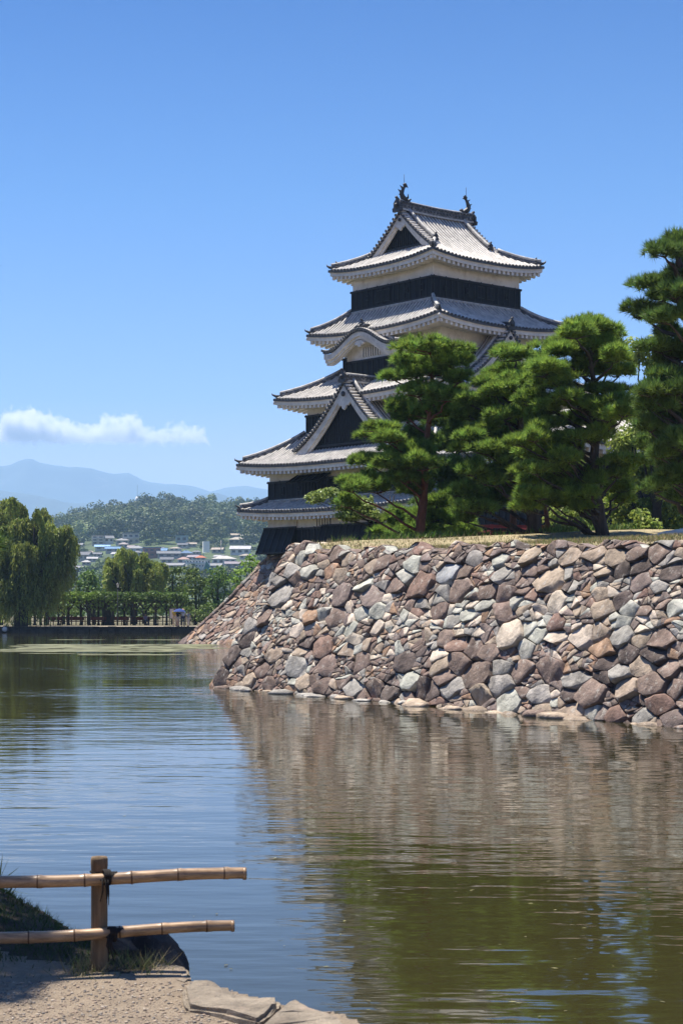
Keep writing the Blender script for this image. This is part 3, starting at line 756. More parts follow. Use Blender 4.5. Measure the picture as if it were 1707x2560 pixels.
# front honmaru wall: foot line from the near left corner towards the right of the camera
WB = np.array([-3.76, 51.4]); WE = np.array([6.45, 33.3]); TD = (WE-WB)/np.linalg.norm(WE-WB); IN = np.array([-TD[1], TD[0]])
if IN[0] < 0: IN = -IN
BAT = 1.62                                   # batter over the wall height
SLP = 0.40                                   # lean of the corner per metre of height
TOPS = [(-1, 4.2), (1.0, 4.2), (2.6, 4.0), (4.5, 3.80), (8, 3.76), (12, 3.72), (20, 3.60), (30, 3.6), (60, 3.6)]
def top_z(s): return float(np.interp(s, [t[0] for t in TOPS], [t[1] for t in TOPS]))
def wall_map(u, z, w_):
    off = BAT*(z/3.9)**1.1 if z > 0 else BAT*z/3.9
    p = WB+TD*u+IN*(off-w_*0.92); return (p[0], p[1], z+w_*0.38)
def wall_uv(px, py):
    """photo pixel -> (u, z) on the sloping wall face"""
    z = 2.0
    for _ in range(30):
        # intersect the pixel's ray with the vertical plane of the face at height z
        off = BAT*max(0, z/3.9); q = WB+IN*off; r = (px-853.5)/F
        # q + TD*u : x = r*y
        u = (q[0]-r*q[1])/(r*TD[1]-TD[0]); d = q[1]+TD[1]*u
        z = Z(py, d)
    return u, z, d
BIG = []
def a5(x, y, rx, ry, c): BIG.append((450+.4018*x, 1330+.4018*y, .4018*rx, .4018*ry, c))
def a6(x, y, rx, ry, c): BIG.append((1050+.419*x, 1330+.419*y, .419*rx, .419*ry, c))
for q in [(330,770,90,60,'dark'),(260,915,75,45,'dark'),(640,390,80,110,'grey'),(540,525,55,60,'brown'),(820,525,60,55,'orange'),(980,540,80,50,'brown'),(1020,390,90,65,'purple'),(1210,405,85,55,'purple'),(1510,330,80,110,'red'),
    (900,720,75,80,'red'),(740,840,95,65,'grey'),(520,860,55,60,'brown'),(930,830,75,60,'brown'),(600,760,70,55,'tan'),(1400,810,100,60,'dark'),(1130,810,90,55,'brown'),(1210,980,75,50,'brown'),(1450,920,80,40,'green'),(1300,1005,65,45,'dark'),
    (1520,990,80,60,'dark'),(1050,165,45,55,'tan'),(1270,195,45,45,'brown'),(1190,205,35,45,'tan'),(700,235,50,40,'grey'),(1340,325,45,50,'brown'),(930,245,50,45,'orange'),(1140,335,45,40,'green'),(1000,270,50,45,'tan'),(720,310,45,35,'brown'),
    (440,590,55,55,'grey'),(430,670,60,50,'dark'),(740,105,55,28,'brown'),(820,115,50,28,'green'),(745,165,70,28,'green'),(810,240,60,40,'green'),(960,150,40,45,'brown'),(1450,200,70,45,'green'),(1400,265,50,28,'green'),(740,610,55,35,'pale'),(1080,600,55,35,'green'),(1220,610,60,35,'pale'),
    (1130,510,40,50,'green'),(1260,480,45,35,'green'),(900,510,45,35,'green'),(1110,670,50,35,'pale'),(1060,740,55,40,'tan'),(770,750,50,40,'tan'),(800,690,55,35,'dark'),(440,930,60,40,'tan'),(550,950,60,35,'brown'),(770,940,55,50,'tan'),(890,960,55,45,'brown'),(1080,980,60,50,'grey')]: a5(*q)
for q in [(165,245,80,65,'blue'),(240,350,90,75,'brown'),(400,355,60,55,'brown'),(520,360,55,50,'brown'),(780,290,85,110,'tan'),(825,415,80,60,'pale'),(1095,455,80,55,'tan'),(1080,370,75,40,'tan'),(1210,400,75,40,'dark'),(1330,300,70,60,'purple'),(1500,245,75,60,'dark'),
    (1170,155,75,60,'tan'),(1040,140,70,45,'tan'),(540,615,92,80,'pale'),(820,625,75,38,'pale'),(970,620,90,65,'pale'),(1080,600,60,50,'tan'),(1215,620,80,65,'grey'),(1330,640,60,40,'tan'),(1455,640,90,70,'brown'),(125,480,65,50,'brown'),(160,630,70,45,'brown'),
    (510,475,80,50,'brown'),(250,665,60,35,'red'),(330,690,55,50,'brown'),(420,710,70,35,'brown'),(790,820,85,90,'brown'),(1090,700,90,45,'orange'),(1115,780,60,50,'dark'),(1245,730,75,45,'dark'),(345,850,80,85,'brown'),(505,810,60,50,'grey'),(620,830,65,60,'brown'),
    (490,910,65,65,'grey'),(940,880,105,55,'grey'),(1025,960,85,120,'brown'),(1225,940,95,80,'tan'),(1400,905,85,60,'brown'),(1530,930,70,70,'brown'),(190,940,60,55,'grey'),(360,980,70,45,'tan'),(530,1020,115,65,'green'),(720,970,75,65,'grey'),(895,975,60,45,'dark'),
    (1435,1025,115,50,'red'),(1170,1095,100,45,'red'),(1330,1105,70,55,'grey'),(1500,1110,90,45,'purple'),(60,955,80,55,'dark'),(150,870,65,40,'brown'),(240,780,55,55,'brown'),(720,1065,75,35,'tan'),(900,1070,130,40,'tan'),(330,160,60,35,'grey'),(480,160,55,40,'green'),(650,150,50,40,'tan'),
    (900,140,55,40,'tan'),(1290,130,55,42,'brown'),(1430,120,65,45,'brown'),(1320,205,45,38,'dark'),(270,240,45,40,'brown'),(500,250,60,50,'grey'),(660,230,50,45,'brown'),(1200,235,65,50,'dark'),(1430,330,60,40,'grey'),(1520,450,50,45,'green'),(1260,460,50,40,'green'),(1350,470,50,40,'brown'),
    (670,560,45,32,'green'),(720,610,60,40,'green'),(820,550,65,35,'red'),(640,700,50,40,'green'),(1410,730,90,40,'dark'),(1500,810,70,70,'brown'),(1340,800,60,45,'tan'),(1190,840,55,45,'grey'),(130,800,60,45,'tan'),(110,740,55,35,'pale'),(380,440,55,30,'green'),(300,500,40,35,'green')]: a6(*q)
def pick(z, r):
    mid = math.exp(-((z-2.05)/0.55)**2)
    k = rnd.random()
    if k < 0.15+0.62*mid: return SC_[rnd.choice(['green', 'green', 'pale', 'grey', 'pale', 'tan'])]
    return SC_[rnd.choice(['brown', 'brown', 'red', 'purple', 'dark', 'tan', 'brown', 'grey', 'orange', 'purple'])]
SX = 1.75
def fill(sites, u0, u1, v0, v1, sizes, tries, pickf, k=0.86, sx=1.0):
    cell = {}
    def near(u, v):
        cu, cv = int(u//0.8), int(v//0.8)
        for a in (-1, 0, 1):
            for b in (-1, 0, 1):
                for q in cell.get((cu+a, cv+b), ()): yield q
    for q in sites: cell.setdefault((int(q[0]//0.8), int(q[1]//0.8)), []).append(q)
    for r0, r1, n in sizes:
        for _ in range(int(n*tries)):
            u, v = rnd.uniform(u0, u1), rnd.uniform(v0, v1); r = rnd.uniform(r0, r1)
            if all(((u-q[0])/sx)**2+(v-q[1])**2 > (k*(r+q[2]))**2 for q in near(u, v)):
                q = (u, v, r, pickf(v, r)); sites.append(q); cell.setdefault((int(u//0.8), int(v//0.8)), []).append(q)
WALL = empty('stone_wall', (0, 0, 0), label='sloping dry stone moat wall of brown and grey boulders below the pines', cat='stone wall')
sites = []
for px, py, rx, ry, c in BIG:
    u, z, d = wall_uv(px, py)
    ru = rx*d/F/abs(TD[0]+0.87*abs(px-853.5)/F); rz = ry*d/F*1.05
    sites.append((u, z, math.sqrt(max(.06, ru)/SX*rz)*0.80, SC_[c], 1))
fill(sites, -1, 36, -0.6, 4.5, [(0.22, 0.32, 700), (0.15, 0.21, 4000), (0.09, 0.13, 3000)], 1, pick, sx=SX)
CL = [(-1, SLP, 0.0), (0, -1, 0.45)]+[]
sites = [s for s in sites if s[1] < top_z(s[0])+0.2]
# top edge follows TOPS piecewise: clip each stone by a sloped line is enough since the profile is smooth
fld = stone_field(sites, [(-1, SLP, 0.0), (0, -1, 0.45), (0, 1, 4.25), (0.035, 1, 4.28)], wall_map, 'stone_face', WALL, 3, sx=SX, target=(0.035, 0.055, 0.08, 0.13), pickf=pick)
# keep stones under the top profile: push higher vertices down to it with a little unevenness
me = fld.data; co = np.empty(len(me.vertices)*3, np.float32); me.vertices.foreach_get('co', co); co = co.reshape(-1, 3)
uu = (co[:, :2]-WB)@TD
tz = np.interp(uu, [t[0] for t in TOPS], [t[1] for t in TOPS])+0.10*np.sin(uu*3.1)+0.07*np.sin(uu*7.3+1)
co[:, 2] = np.minimum(co[:, 2], tz+0.12*np.clip(co[:, 2]-tz, 0, 1)); me.vertices.foreach_set('co', co.ravel()); me.update()
# end face, turning away from the camera at the corner
def end_map(u, z, w_):
    off = SLP*z; p = WB+IN*(u+BAT*(max(z, 0)/3.9)**1.1)+TD*off+(-TD)*w_*0.9*-1*-1; return (p[0], p[1], z+w_*0.35)
es = []; fill(es, 0, 12, -0.5, 4.3, [(0.3, 0.5, 120), (0.15, 0.25, 900)], 1, pick)
stone_field(es, [(-1, 0, 0.02), (0, 1, 4.15)], end_map, 'stone_face', WALL, 5)
mb = MB()
for q in range(36):
    pass
def core_pt(u, z, back): off = BAT*max(0, z/3.9)**1.1+0.12+back; p = WB+TD*(max(u, SLP*z+0.25))+IN*off; return (p[0], p[1], z)
mb.grid(lambda i, j: core_pt(i*45, -0.6+j*(top_z(i*45)+0.45), -0.02), 60, 8, 0)
mb.grid(lambda i, j: (lambda p: (p[0], p[1], -0.6+i*4.4))(WB+TD*(0.25+SLP*(-0.6+i*4.4))+IN*(0.3+12*j+BAT*max(0, (-0.6+i*4.4))/3.9)), 6, 4, 0)
mb.build('wall_core', [M_core], WALL)
# pale foot stones just breaking the water along the wall
icf = bmesh.new(); bmesh.ops.create_icosphere(icf, subdivisions=2, radius=1); fv = np.array([v.co[:] for v in icf.verts]); ff_ = np.array([[v.index for v in f.verts] for f in icf.faces]); icf.free()
VV, FF, CC = [], [], []; b_ = 0; u = 1.0
while u < 24:
    r = rnd.uniform(0.12, 0.34); ang = math.atan2(TD[1], TD[0])+rnd.gauss(0, 0.3)
    q = fv.copy(); nn = np.array([noise.noise(Vector(p)*1.7+Vector((u*3, 0, 0))) for p in q])[:, None]; q = q*(1+0.45*nn)*np.array([r*rnd.uniform(1.1, 1.9), r*rnd.uniform(.6, 1.0), r*rnd.uniform(0.25, 0.55)])
    q = np.stack([q[:, 0]*math.cos(ang)-q[:, 1]*math.sin(ang), q[:, 0]*math.sin(ang)+q[:, 1]*math.cos(ang), q[:, 2]], 1)
    p = WB+TD*u-IN*rnd.uniform(0.0, 0.32); VV.append(q+np.array([p[0], p[1], rnd.uniform(-0.05, 0.02)])); FF.append(ff_+b_); b_ += len(fv)
    c = np.array(SC_[rnd.choice(['tan', 'tan', 'tan', 'grey', 'brown'])])*rnd.uniform(0.8, 1.2); CC.append(np.tile(c, (len(fv), 1))); u += r*rnd.uniform(1.6, 5.5)
mesh_np('foot_stones', np.concatenate(VV), np.concatenate(FF), M_stone, WALL, col=np.concatenate(CC))

# keep's own stone base (left face and a hidden back face)
BASE = empty('keep_stone_base', (CX, CY, 0), PHI, label='flaring brown rubble stone base carrying the keep above the moat', cat='stone base')
BH = 5.95
def bflare(z): t = 1-max(-0.1, z)/BH; return 4.3*(0.74*t+0.26*t*t)
def base_map_L(u, z, w_): return (-(7.75+bflare(z)+w_*0.86), u, z+w_*0.5)
def base_map_K(u, z, w_): return (-u, 8.2+bflare(z)+w_*0.86, z+w_*0.5)
def pickb(z, r):
    return SC_[rnd.choice(['brown', 'tan', 'red', 'brown', 'orange', 'tan', 'grey', 'brown', 'purple', 'red'])]
for mp, hw_, n in ((base_map_L, 8.2, 1.0), (base_map_K, 7.7, 0.5)):
    bs = []; fill(bs, -2, 12.2, -0.5, 6.1, [(0.40, 0.55, 60*n), (0.24, 0.36, 500*n), (0.13, 0.2, 5500*n), (0.08, 0.11, 9000*n)], 1, pickb, sx=1.4)
    # corner line u < hw + flare(z): linearised by two clips
    sl = bflare(0)/BH
    stone_field(bs, [(1, sl, hw_+bflare(0)-0.02), (0, 1, 6.0), (0, -1, 0.4)], mp, 'stone_face', BASE, 21, depth=0.6, sx=1.4, target=(0.14, 0.24, 0.34, 0.5), pickf=pickb)
mb = MB()
for j in range(8):
    z0, z1 = -0.6+j*6.5/8, -0.6+(j+1)*6.5/8
    for z_ in (z0,):
        f0, f1 = bflare(z0)-0.42, bflare(z1)-0.42
        vs = [(sx*(7.75+f), sy*(8.2+f), z) for f, z in ((f0, z0), (f1, z1)) for sx, sy in ((-1, -1), (1, -1), (1, 1), (-1, 1))]
        mb.add(vs, [(i, (i+1) % 4, 4+(i+1) % 4, 4+i) for i in range(4)]+([(4, 5, 6, 7)] if j == 7 else []), 0)
mb.build('wall_core', [M_core], BASE)

# castle grounds behind the wall
M_lawn = mat('dry_lawn', (0.30, 0.245, 0.14), 0.95, 0.25, 0.9, 0.3, 8, spots=(0.7, 0.5, 0.65, (0.16, 0.17, 0.06), 0.7))
V, Fq = [], []; nu, nv = 48, 26
for j in range(nv+1):
    for i in range(nu+1):
        u = 0.35+SLP*4+i/nu*60-0.3; bk = (j/nv)**1.5*75
        zt = top_z(u)
        p = WB+TD*u+IN*(BAT+0.12+bk)
        zz = zt-0.06+min(bk, 14)*0.052*(1.15 if u > 6 else 1)+0.05*noise.noise(Vector((p[0]*0.4, p[1]*0.4, 0)))+0.06*min(1, bk)
        V.append((p[0], p[1], zz))
Fq = [(j*(nu+1)+i, j*(nu+1)+i+1, (j+1)*(nu+1)+i+1, (j+1)*(nu+1)+i) for j in range(nv) for i in range(nu)]
o = mesh_np('lawn', V, Fq, M_lawn, k=4, smooth=True); tag(o, kind='structure')
def lawn_z(x, y):
    d = np.array([x, y])-WB; u = float(d@TD); bk = float(d@IN)-BAT-0.12
    return top_z(u)-0.06+min(max(bk, 0), 14)*0.052*(1.15 if u > 6 else 1)+0.06*min(1, max(bk, 0))
def on_lawn(px, d): x = X(px, d); return Vector((x, d, lawn_z(x, d)))

# ---------------------------------------------------------------- foliage
def leafmat(name, col, var=0.3, vs=0.8, tr=0.25, rough=0.6):
    return mat(name, col, rough, var, vs, attr=True, transl=tr, spec=0.25)
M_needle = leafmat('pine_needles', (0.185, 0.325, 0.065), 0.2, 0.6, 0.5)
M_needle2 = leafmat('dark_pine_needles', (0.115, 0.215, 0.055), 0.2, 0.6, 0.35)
M_leaf = leafmat('broad_leaves', (0.27, 0.37, 0.085), 0.3, 0.9, 0.5, 0.4)
M_leafp = leafmat('pale_leaves', (0.26, 0.36, 0.11), 0.25, 1.5, 0.35, 0.45)
M_willow = leafmat('willow_leaves', (0.225, 0.29, 0.075), 0.3, 0.25, 0.4)
M_vine = leafmat('vine_leaves', (0.115, 0.185, 0.036), 0.35, 0.5, 0.3)
M_mid = leafmat('park_leaves', (0.115, 0.19, 0.04), 0.3, 0.3, 0.25)
M_forest = leafmat('forest_leaves', (0.075, 0.115, 0.035), 0.3, 0.02, 0.15)
M_bark = mat('pine_bark', (0.075, 0.060, 0.052), 0.95, 0.4, 5, 0.9, 9, stretch=(1, 1, 0.3))
M_bark_r = mat('red_pine_bark', (0.18, 0.075, 0.045), 0.9, 0.35, 4, 0.7, 9, stretch=(1, 1, 0.35))
M_bark_w = mat('willow_bark', (0.05, 0.042, 0.034), 0.95, 0.3, 4, 0.5, 8)

def rand_dirs(n, up=0.0):
    v = rng.normal(size=(n, 3)); v[:, 2] += up; return v/np.linalg.norm(v, axis=1, keepdims=True)
def needle_tufts(C, D, k, L, wd, spread=0.85):
    """C tuft centres, D outward directions: bursts of thin needles"""
    n = len(C); C = np.repeat(C, k, 0); D = np.repeat(D, k, 0)
    dr = D+rng.normal(size=(n*k, 3))*spread*0.75; dr /= np.linalg.norm(dr, axis=1, keepdims=True)
    ln = L*rng.uniform(0.6, 1.15, (n*k, 1))
    pr = np.cross(dr, rng.normal(size=(n*k, 3))); pr /= np.linalg.norm(pr, axis=1, keepdims=True)
    V = np.empty((n*k, 3, 3)); V[:, 0] = C-pr*wd/2; V[:, 1] = C+pr*wd/2; V[:, 2] = C+dr*ln
    return V.reshape(-1, 3)
def leaf_quads(C, size, Nrm=None, asp=0.6, flat=0.0, tang=0.0):
    n = len(C)
    a = rng.normal(size=(n, 3)); a[:, 2] *= (1-flat)
    if tang and Nrm is not None: a -= tang*(a*Nrm).sum(1, keepdims=True)*Nrm
    a /= np.linalg.norm(a, axis=1, keepdims=True)
    nn = rng.normal(size=(n, 3)) if Nrm is None else Nrm+rng.normal(size=(n, 3))*0.5
    b = np.cross(a, nn); b /= np.linalg.norm(b, axis=1, keepdims=True)+1e-9
    s = size*rng.uniform(0.6, 1.25, (n, 1))
    V = np.empty((n, 4, 3)); V[:, 0] = C-a*s/2; V[:, 1] = C+b*s*asp/2; V[:, 2] = C+a*s/2; V[:, 3] = C-b*s*asp/2
    return V.reshape(-1, 3)
def tri_mesh(name, V, m, parent, col=None): return mesh_np(name, V, np.arange(len(V)).reshape(-1, 3), m, parent, col=col)
def quad_mesh(name, V, m, parent, col=None): return mesh_np(name, V, np.arange(len(V)).reshape(-1, 4), m, parent, col=col, k=4)
def bumps(c, r, n, lumps=7, fill_=0.2, lower=-0.35):
    """points on the surfaces of lumps scattered over an ellipsoid, mostly the upper side"""
    c = np.array(c); r = np.array(r)
    ld = rand_dirs(lumps); ld[:, 2] = np.maximum(ld[:, 2], lower)
    lc = c+ld*r*rng.uniform(0.25, 0.75, (lumps, 1))
    lr = rng.uniform(0.36, 0.6, lumps)
    i = rng.integers(0, lumps, n); d = rand_dirs(n, 0.25); d[:, 2] = np.where(d[:, 2] < lower, -d[:, 2]*0.6, d[:, 2])
    rad = np.where(rng.random(n) < fill_, rng.random(n)**0.5, 1.0)[:, None]
    return lc[i]+d*r*lr[i][:, None]*rad, d
def branch_tube(mb, a, b, r0, r1, wob=0.1, n=5, mi=0):
    a = Vector(a); b = Vector(b); L_ = (b-a).length; pts = []; rs = []
    for i in range(n+1):
        t = i/n; j = math.sin(t*math.pi)*wob*L_
        pts.append(a+(b-a)*t+Vector((rnd.uniform(-j, j), rnd.uniform(-j, j), rnd.uniform(-j, j)*0.6))); rs.append(r0+(r1-r0)*t)
    mb.tube(pts, rs, 6, mi)

def pine(name, label, d, trunk, pads, r0, m=None, bark=None, spread=1.3, seed=1, tuft=0.25, group=None, dens=1.0, fill_in=0.75):
    """trunk: photo pixels from the foot up; pads: (px, py, rx, ry) in photo pixels; placed at distance d"""
    global rng, rnd
    rng = np.random.default_rng(seed); rnd = random.Random(seed)
    foot = on_lawn(trunk[0][0], d)
    root = empty(name, foot, label=label, cat='pine tree', group=group)
    mp = d/F
    tp = []
    for i, (px, py) in enumerate(trunk):
        dd = d+(0 if i == 0 else rnd.uniform(-.25, .25)); tp.append(P(px, py, dd)-foot)
    tp[0] = Vector((0, 0, -0.15))
    tb = MB(); n = len(tp)
    sm_ = []; rs = []
    for i in range(n-1):
        for k in range(4):
            t = k/4; sm_.append(tp[i].lerp(tp[i+1], t)+Vector((rnd.uniform(-.02, .02), rnd.uniform(-.02, .02), 0))); rs.append(r0*(1-0.82*(i+t)/(n-1))*(1.2 if i+t < 0.2 else 1))
    sm_.append(tp[-1]); rs.append(r0*0.14)
    tb.tube(sm_, rs, 10, 0)
    TV, TC = [], []
    allp = list(pads)
    for (px, py, rx, ry) in pads:                       # the inner, lower sprays that close the crown
        if rnd.random() < fill_in: allp.append((px+rnd.uniform(-.5, .5)*rx, py+ry*rnd.uniform(1.0, 1.7), rx*0.7, ry*0.9))
    pads = allp
    for (px, py, rx, ry) in pads:
        # perspective places the pad, its depth is its own
        dd = d+rnd.uniform(-spread, spread)
        c = P(px, py, dd)-foot; r = (rx*mp*1.12, rx*mp*rnd.uniform(0.85, 1.15), ry*mp*1.15)
        n_ = int(dens*170*(r[0]*r[2])/0.25)+26
        pts, dr = bumps(c, r, n_, lumps=int(5+r[0]*5), fill_=0.15, lower=-0.15)
        dr = dr*0.7+np.array([0, 0, 0.75]); dr /= np.linalg.norm(dr, axis=1, keepdims=True)
        TV.append(needle_tufts(pts, dr, 28, tuft, 0.026))
        k = np.repeat(rng.uniform(0.5, 1.35, n_), 84)[:, None]*np.array([[1, 1, 1]])
        yl = np.repeat(rng.uniform(0, 1, n_), 84)[:, None]
        TC.append(k*(1+yl*np.array([[0.45, 0.12, -0.1]])))
        # branch from the trunk below the pad
        zt = c.z-ry*mp*0.5
        best = min(sm_, key=lambda q: abs(q.z-(zt-0.35-0.35*abs(q.x-c.x)))+0.15*abs(q.x-c.x))
        branch_tube(tb, best, Vector(c)-Vector((0, 0, ry*mp*0.35)), max(0.035, r0*0.30), 0.02, 0.07)
        for q in range(4):
            e = Vector(c)+Vector((rnd.uniform(-.7, .7)*r[0], rnd.uniform(-.7, .7)*r[1], -0.1*r[2]))
            branch_tube(tb, Vector(c)-Vector((0, 0, ry*mp*0.35)), e, 0.025, 0.008, 0.08, 3)
    tb.build('trunk', [bark or M_bark], root)
    tri_mesh('crown', np.concatenate(TV), m or M_needle, root, np.concatenate(TC))
    return root

PG = 'pines on the castle grounds'
pine('pine_tree', 'slim red-trunked pine with layered flat pads, standing in front of the big gable', 60, [(1046, 1352), (1058, 1250), (1062, 1160), (1070, 1060), (1078, 980), (1080, 900)],
     [(1075,876,88,22),(1008,908,42,22),(1130,912,52,26),(985,945,36,18),(1085,932,75,22),(1145,952,36,18),(1046,985,60,24),(1115,995,52,26),(1005,1024,50,22),(1075,1038,80,28),(945,1075,50,16),(972,1100,48,20),(930,1158,50,24),(1000,1165,68,32),(882,1222,40,26),(942,1222,56,34),(1040,1105,60,28),(1055,1165,58,34),(1010,1135,58,28),(1010,1200,50,26)], 0.18, seed=3, bark=M_bark_r, group=PG)
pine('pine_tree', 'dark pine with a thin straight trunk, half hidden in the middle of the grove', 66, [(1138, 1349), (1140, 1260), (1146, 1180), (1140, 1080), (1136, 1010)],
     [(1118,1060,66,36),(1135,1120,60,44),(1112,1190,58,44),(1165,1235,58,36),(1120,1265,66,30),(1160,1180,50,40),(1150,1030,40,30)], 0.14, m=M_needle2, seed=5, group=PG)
pine('pine_tree', 'pine with a thick dark leaning trunk beside the red railing', 58, [(1338, 1350), (1330, 1250), (1318, 1170), (1300, 1100), (1298, 1000), (1290, 920)],
     [(1288,893,56,27),(1259,932,56,23),(1220,960,46,22),(1283,970,52,23),(1182,1009,42,22),(1259,1014,56,27),(1298,1038,52,23),(1201,1047,56,23),(1177,1096,38,22),(1240,1100,52,27),(1220,1130,56,23),(1182,1183,34,22),(1240,1183,48,23),(1298,1192,42,18),(1153,1236,42,19),(1220,1250,70,19),(1180,1275,48,19),(1265,1140,50,26),(1290,1075,46,28),(1270,1230,50,22),(1240,985,40,20)], 0.25, seed=8, group=PG)
pine('pine_tree', 'tallest bright green pine of the grove with a curved bare lower trunk', 55, [(1506, 1348), (1494, 1270), (1482, 1190), (1488, 1090), (1492, 1000), (1478, 920), (1474, 850)],
     [(1476,822,66,32),(1440,838,45,26),(1520,838,40,26),(1462,864,85,28),(1384,883,66,32),(1505,874,60,28),(1530,900,42,23),(1365,927,56,28),(1457,932,94,28),(1544,937,42,18),(1394,965,60,23),(1510,985,70,23),(1544,1009,50,23),(1370,1028,46,28),(1457,1062,70,28),(1520,1047,46,23),(1346,1067,42,28),(1370,1105,60,28),(1433,1100,46,23),(1360,1140,46,23),(1553,1163,56,22),(1447,1192,60,22),(1360,1200,56,23),(1481,1207,28,18),(1549,1226,46,18),(1420,1150,40,20),(1420,1010,46,24),(1335,965,44,24),(1330,1010,44,24),(1325,1180,44,22),(1400,1240,46,20),(1340,1245,46,20),(1445,1245,50,18),(1310,1110,40,24)], 0.22, seed=13, group=PG)
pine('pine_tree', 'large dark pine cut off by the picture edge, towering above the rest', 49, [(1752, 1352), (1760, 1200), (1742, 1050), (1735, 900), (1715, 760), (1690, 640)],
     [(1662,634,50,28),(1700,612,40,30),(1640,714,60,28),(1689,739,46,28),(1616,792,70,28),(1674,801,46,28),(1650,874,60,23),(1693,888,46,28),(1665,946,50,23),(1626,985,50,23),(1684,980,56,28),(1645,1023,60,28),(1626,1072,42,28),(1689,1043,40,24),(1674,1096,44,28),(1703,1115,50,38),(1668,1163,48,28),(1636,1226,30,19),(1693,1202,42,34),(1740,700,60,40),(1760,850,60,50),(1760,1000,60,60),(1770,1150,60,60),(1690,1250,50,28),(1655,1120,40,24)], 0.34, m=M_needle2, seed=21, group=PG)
pine('pine_tree', 'low bushy young pine at the foot of the slim pine', 63, [(1062, 1352), (1064, 1320), (1070, 1270)],
     [(1018,1322,46,24),(1075,1296,52,34),(1140,1305,48,28),(1055,1335,70,20),(985,1300,40,24),(960,1335,34,14),(1150,1330,40,20),(1010,1345,40,14),(1090,1260,40,28)], 0.10, seed=31, group=PG)
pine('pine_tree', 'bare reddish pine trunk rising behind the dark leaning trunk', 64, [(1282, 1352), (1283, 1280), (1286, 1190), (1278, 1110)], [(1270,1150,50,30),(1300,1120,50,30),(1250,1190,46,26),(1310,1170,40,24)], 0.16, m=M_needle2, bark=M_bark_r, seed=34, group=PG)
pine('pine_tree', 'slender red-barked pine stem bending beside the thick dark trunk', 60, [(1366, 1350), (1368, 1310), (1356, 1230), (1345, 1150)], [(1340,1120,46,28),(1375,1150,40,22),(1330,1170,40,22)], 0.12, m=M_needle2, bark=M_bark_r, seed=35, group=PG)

def leafy(name, label, cat, base, blobs, m, size, trunk_r, n_per, bark=None, group=None, seed=1, stems=1, asp=0.6, lumps=9):
    """broadleaf tree or bush; blobs are (x, y, z, rx, ry, rz) relative to its foot"""
    global rng, rnd
    rng = np.random.default_rng(seed); rnd = random.Random(seed)
    root = empty(name, base, label=label, cat=cat, group=group)
    V, C = [], []
    tb = MB()
    for (x, y, z, rx, ry, rz) in blobs:
        n = int(n_per*2.0*(rx*rz)**0.9)+20
        p, d = bumps((x, y, z), (rx, ry, rz), n, lumps, 0.25, -0.8)
        V.append(leaf_quads(p, size, d, asp, tang=0.5)); k = np.repeat(rng.uniform(0.7, 1.3, n), 4)[:, None]; yl = np.repeat(rng.uniform(0, 1, n), 4)[:, None]
        C.append(k*(1+yl*np.array([[0.35, 0.12, -0.05]])))
        if trunk_r: branch_tube(tb, (0, 0, z*0.25), (x, y, z), trunk_r*0.45, trunk_r*0.1, 0.08)
    if trunk_r:
        zt = max(b[2] for b in blobs)
        for s in range(stems):
            e = Vector((rnd.uniform(-.3, .3)*(s > 0)*zt, rnd.uniform(-.2, .2)*zt*(s > 0), zt*0.9)); tb.tube([Vector((0, 0, -0.2)), e*0.3+Vector((rnd.uniform(-.05, .05), 0, 0)), e*0.65, e], [trunk_r*1.2, trunk_r*0.85, trunk_r*0.6, trunk_r*0.2], 8)
        tb.build('trunk', [bark or M_bark_w], root)
    quad_mesh('crown', np.concatenate(V), m, root, np.concatenate(C))
    return root
def px_blobs(base, d, lst, depth=1.0):
    mp = d/F; out = []
    for (px, py, rx, ry) in lst:
        c = P(px, py, d+rnd.uniform(-.5, .5)*depth)-base; out.append((c.x, c.y, c.z, rx*mp, rx*mp*0.9, ry*mp))
    return out
b = on_lawn(1430, 76); leafy('broadleaf_tree', 'light-leaved bush tree filling the gap between the two bare trunks', 'tree', b, px_blobs(b, 76, [(1410,1300,50,46),(1450,1250,55,50),(1480,1310,50,40),(1400,1230,40,40),(1430,1180,50,40),(1445,1330,60,20)]), M_leaf, 0.17, 0.12, 900, seed=41)
b = on_lawn(1580, 75); leafy('broadleaf_tree', 'leafy broadleaf tree with a slanting stem behind the pale rock', 'tree', b, px_blobs(b, 75, [(1560,1120,60,55),(1600,1190,70,60),(1540,1260,50,50),(1620,1280,70,50),(1680,1250,60,70),(1570,1320,60,30),(1660,1330,60,20),(1700,1320,50,30),(1610,1080,50,45),(1570,1180,45,45)]), M_leaf, 0.17, 0.16, 900, seed=43, stems=2)
b = on_lawn(1640, 74); leafy('broadleaf_tree', 'tall yellow-green tree showing between the bright pine and the edge pine', 'tree', b, px_blobs(b, 74, [(1600,880,45,50),(1640,940,55,55),(1590,1010,50,50),(1650,850,40,40),(1620,1100,60,60),(1690,1000,60,60),(1660,1180,70,60)]), M_leaf, 0.18, 0.2, 750, seed=45)
b = on_lawn(1420, 62.5); leafy('shrub', 'sunlit leafy shrub on the grass between the dark leaning trunk and the bright pine', 'shrub', b, px_blobs(b, 62.5, [(1405,1325,30,24),(1440,1318,32,28),(1425,1290,30,22),(1465,1332,24,18),(1395,1345,24,10)]), M_leaf, 0.15, 0.05, 900, seed=49, stems=2)
b = on_lawn(1600, 62); leafy('shrub', 'sunlit leafy shrub left of the pale rock', 'shrub', b, px_blobs(b, 62, [(1575,1325,34,24),(1615,1315,36,30),(1590,1290,34,24),(1640,1335,26,16)]), M_leaf, 0.15, 0.05, 900, seed=50, stems=2)
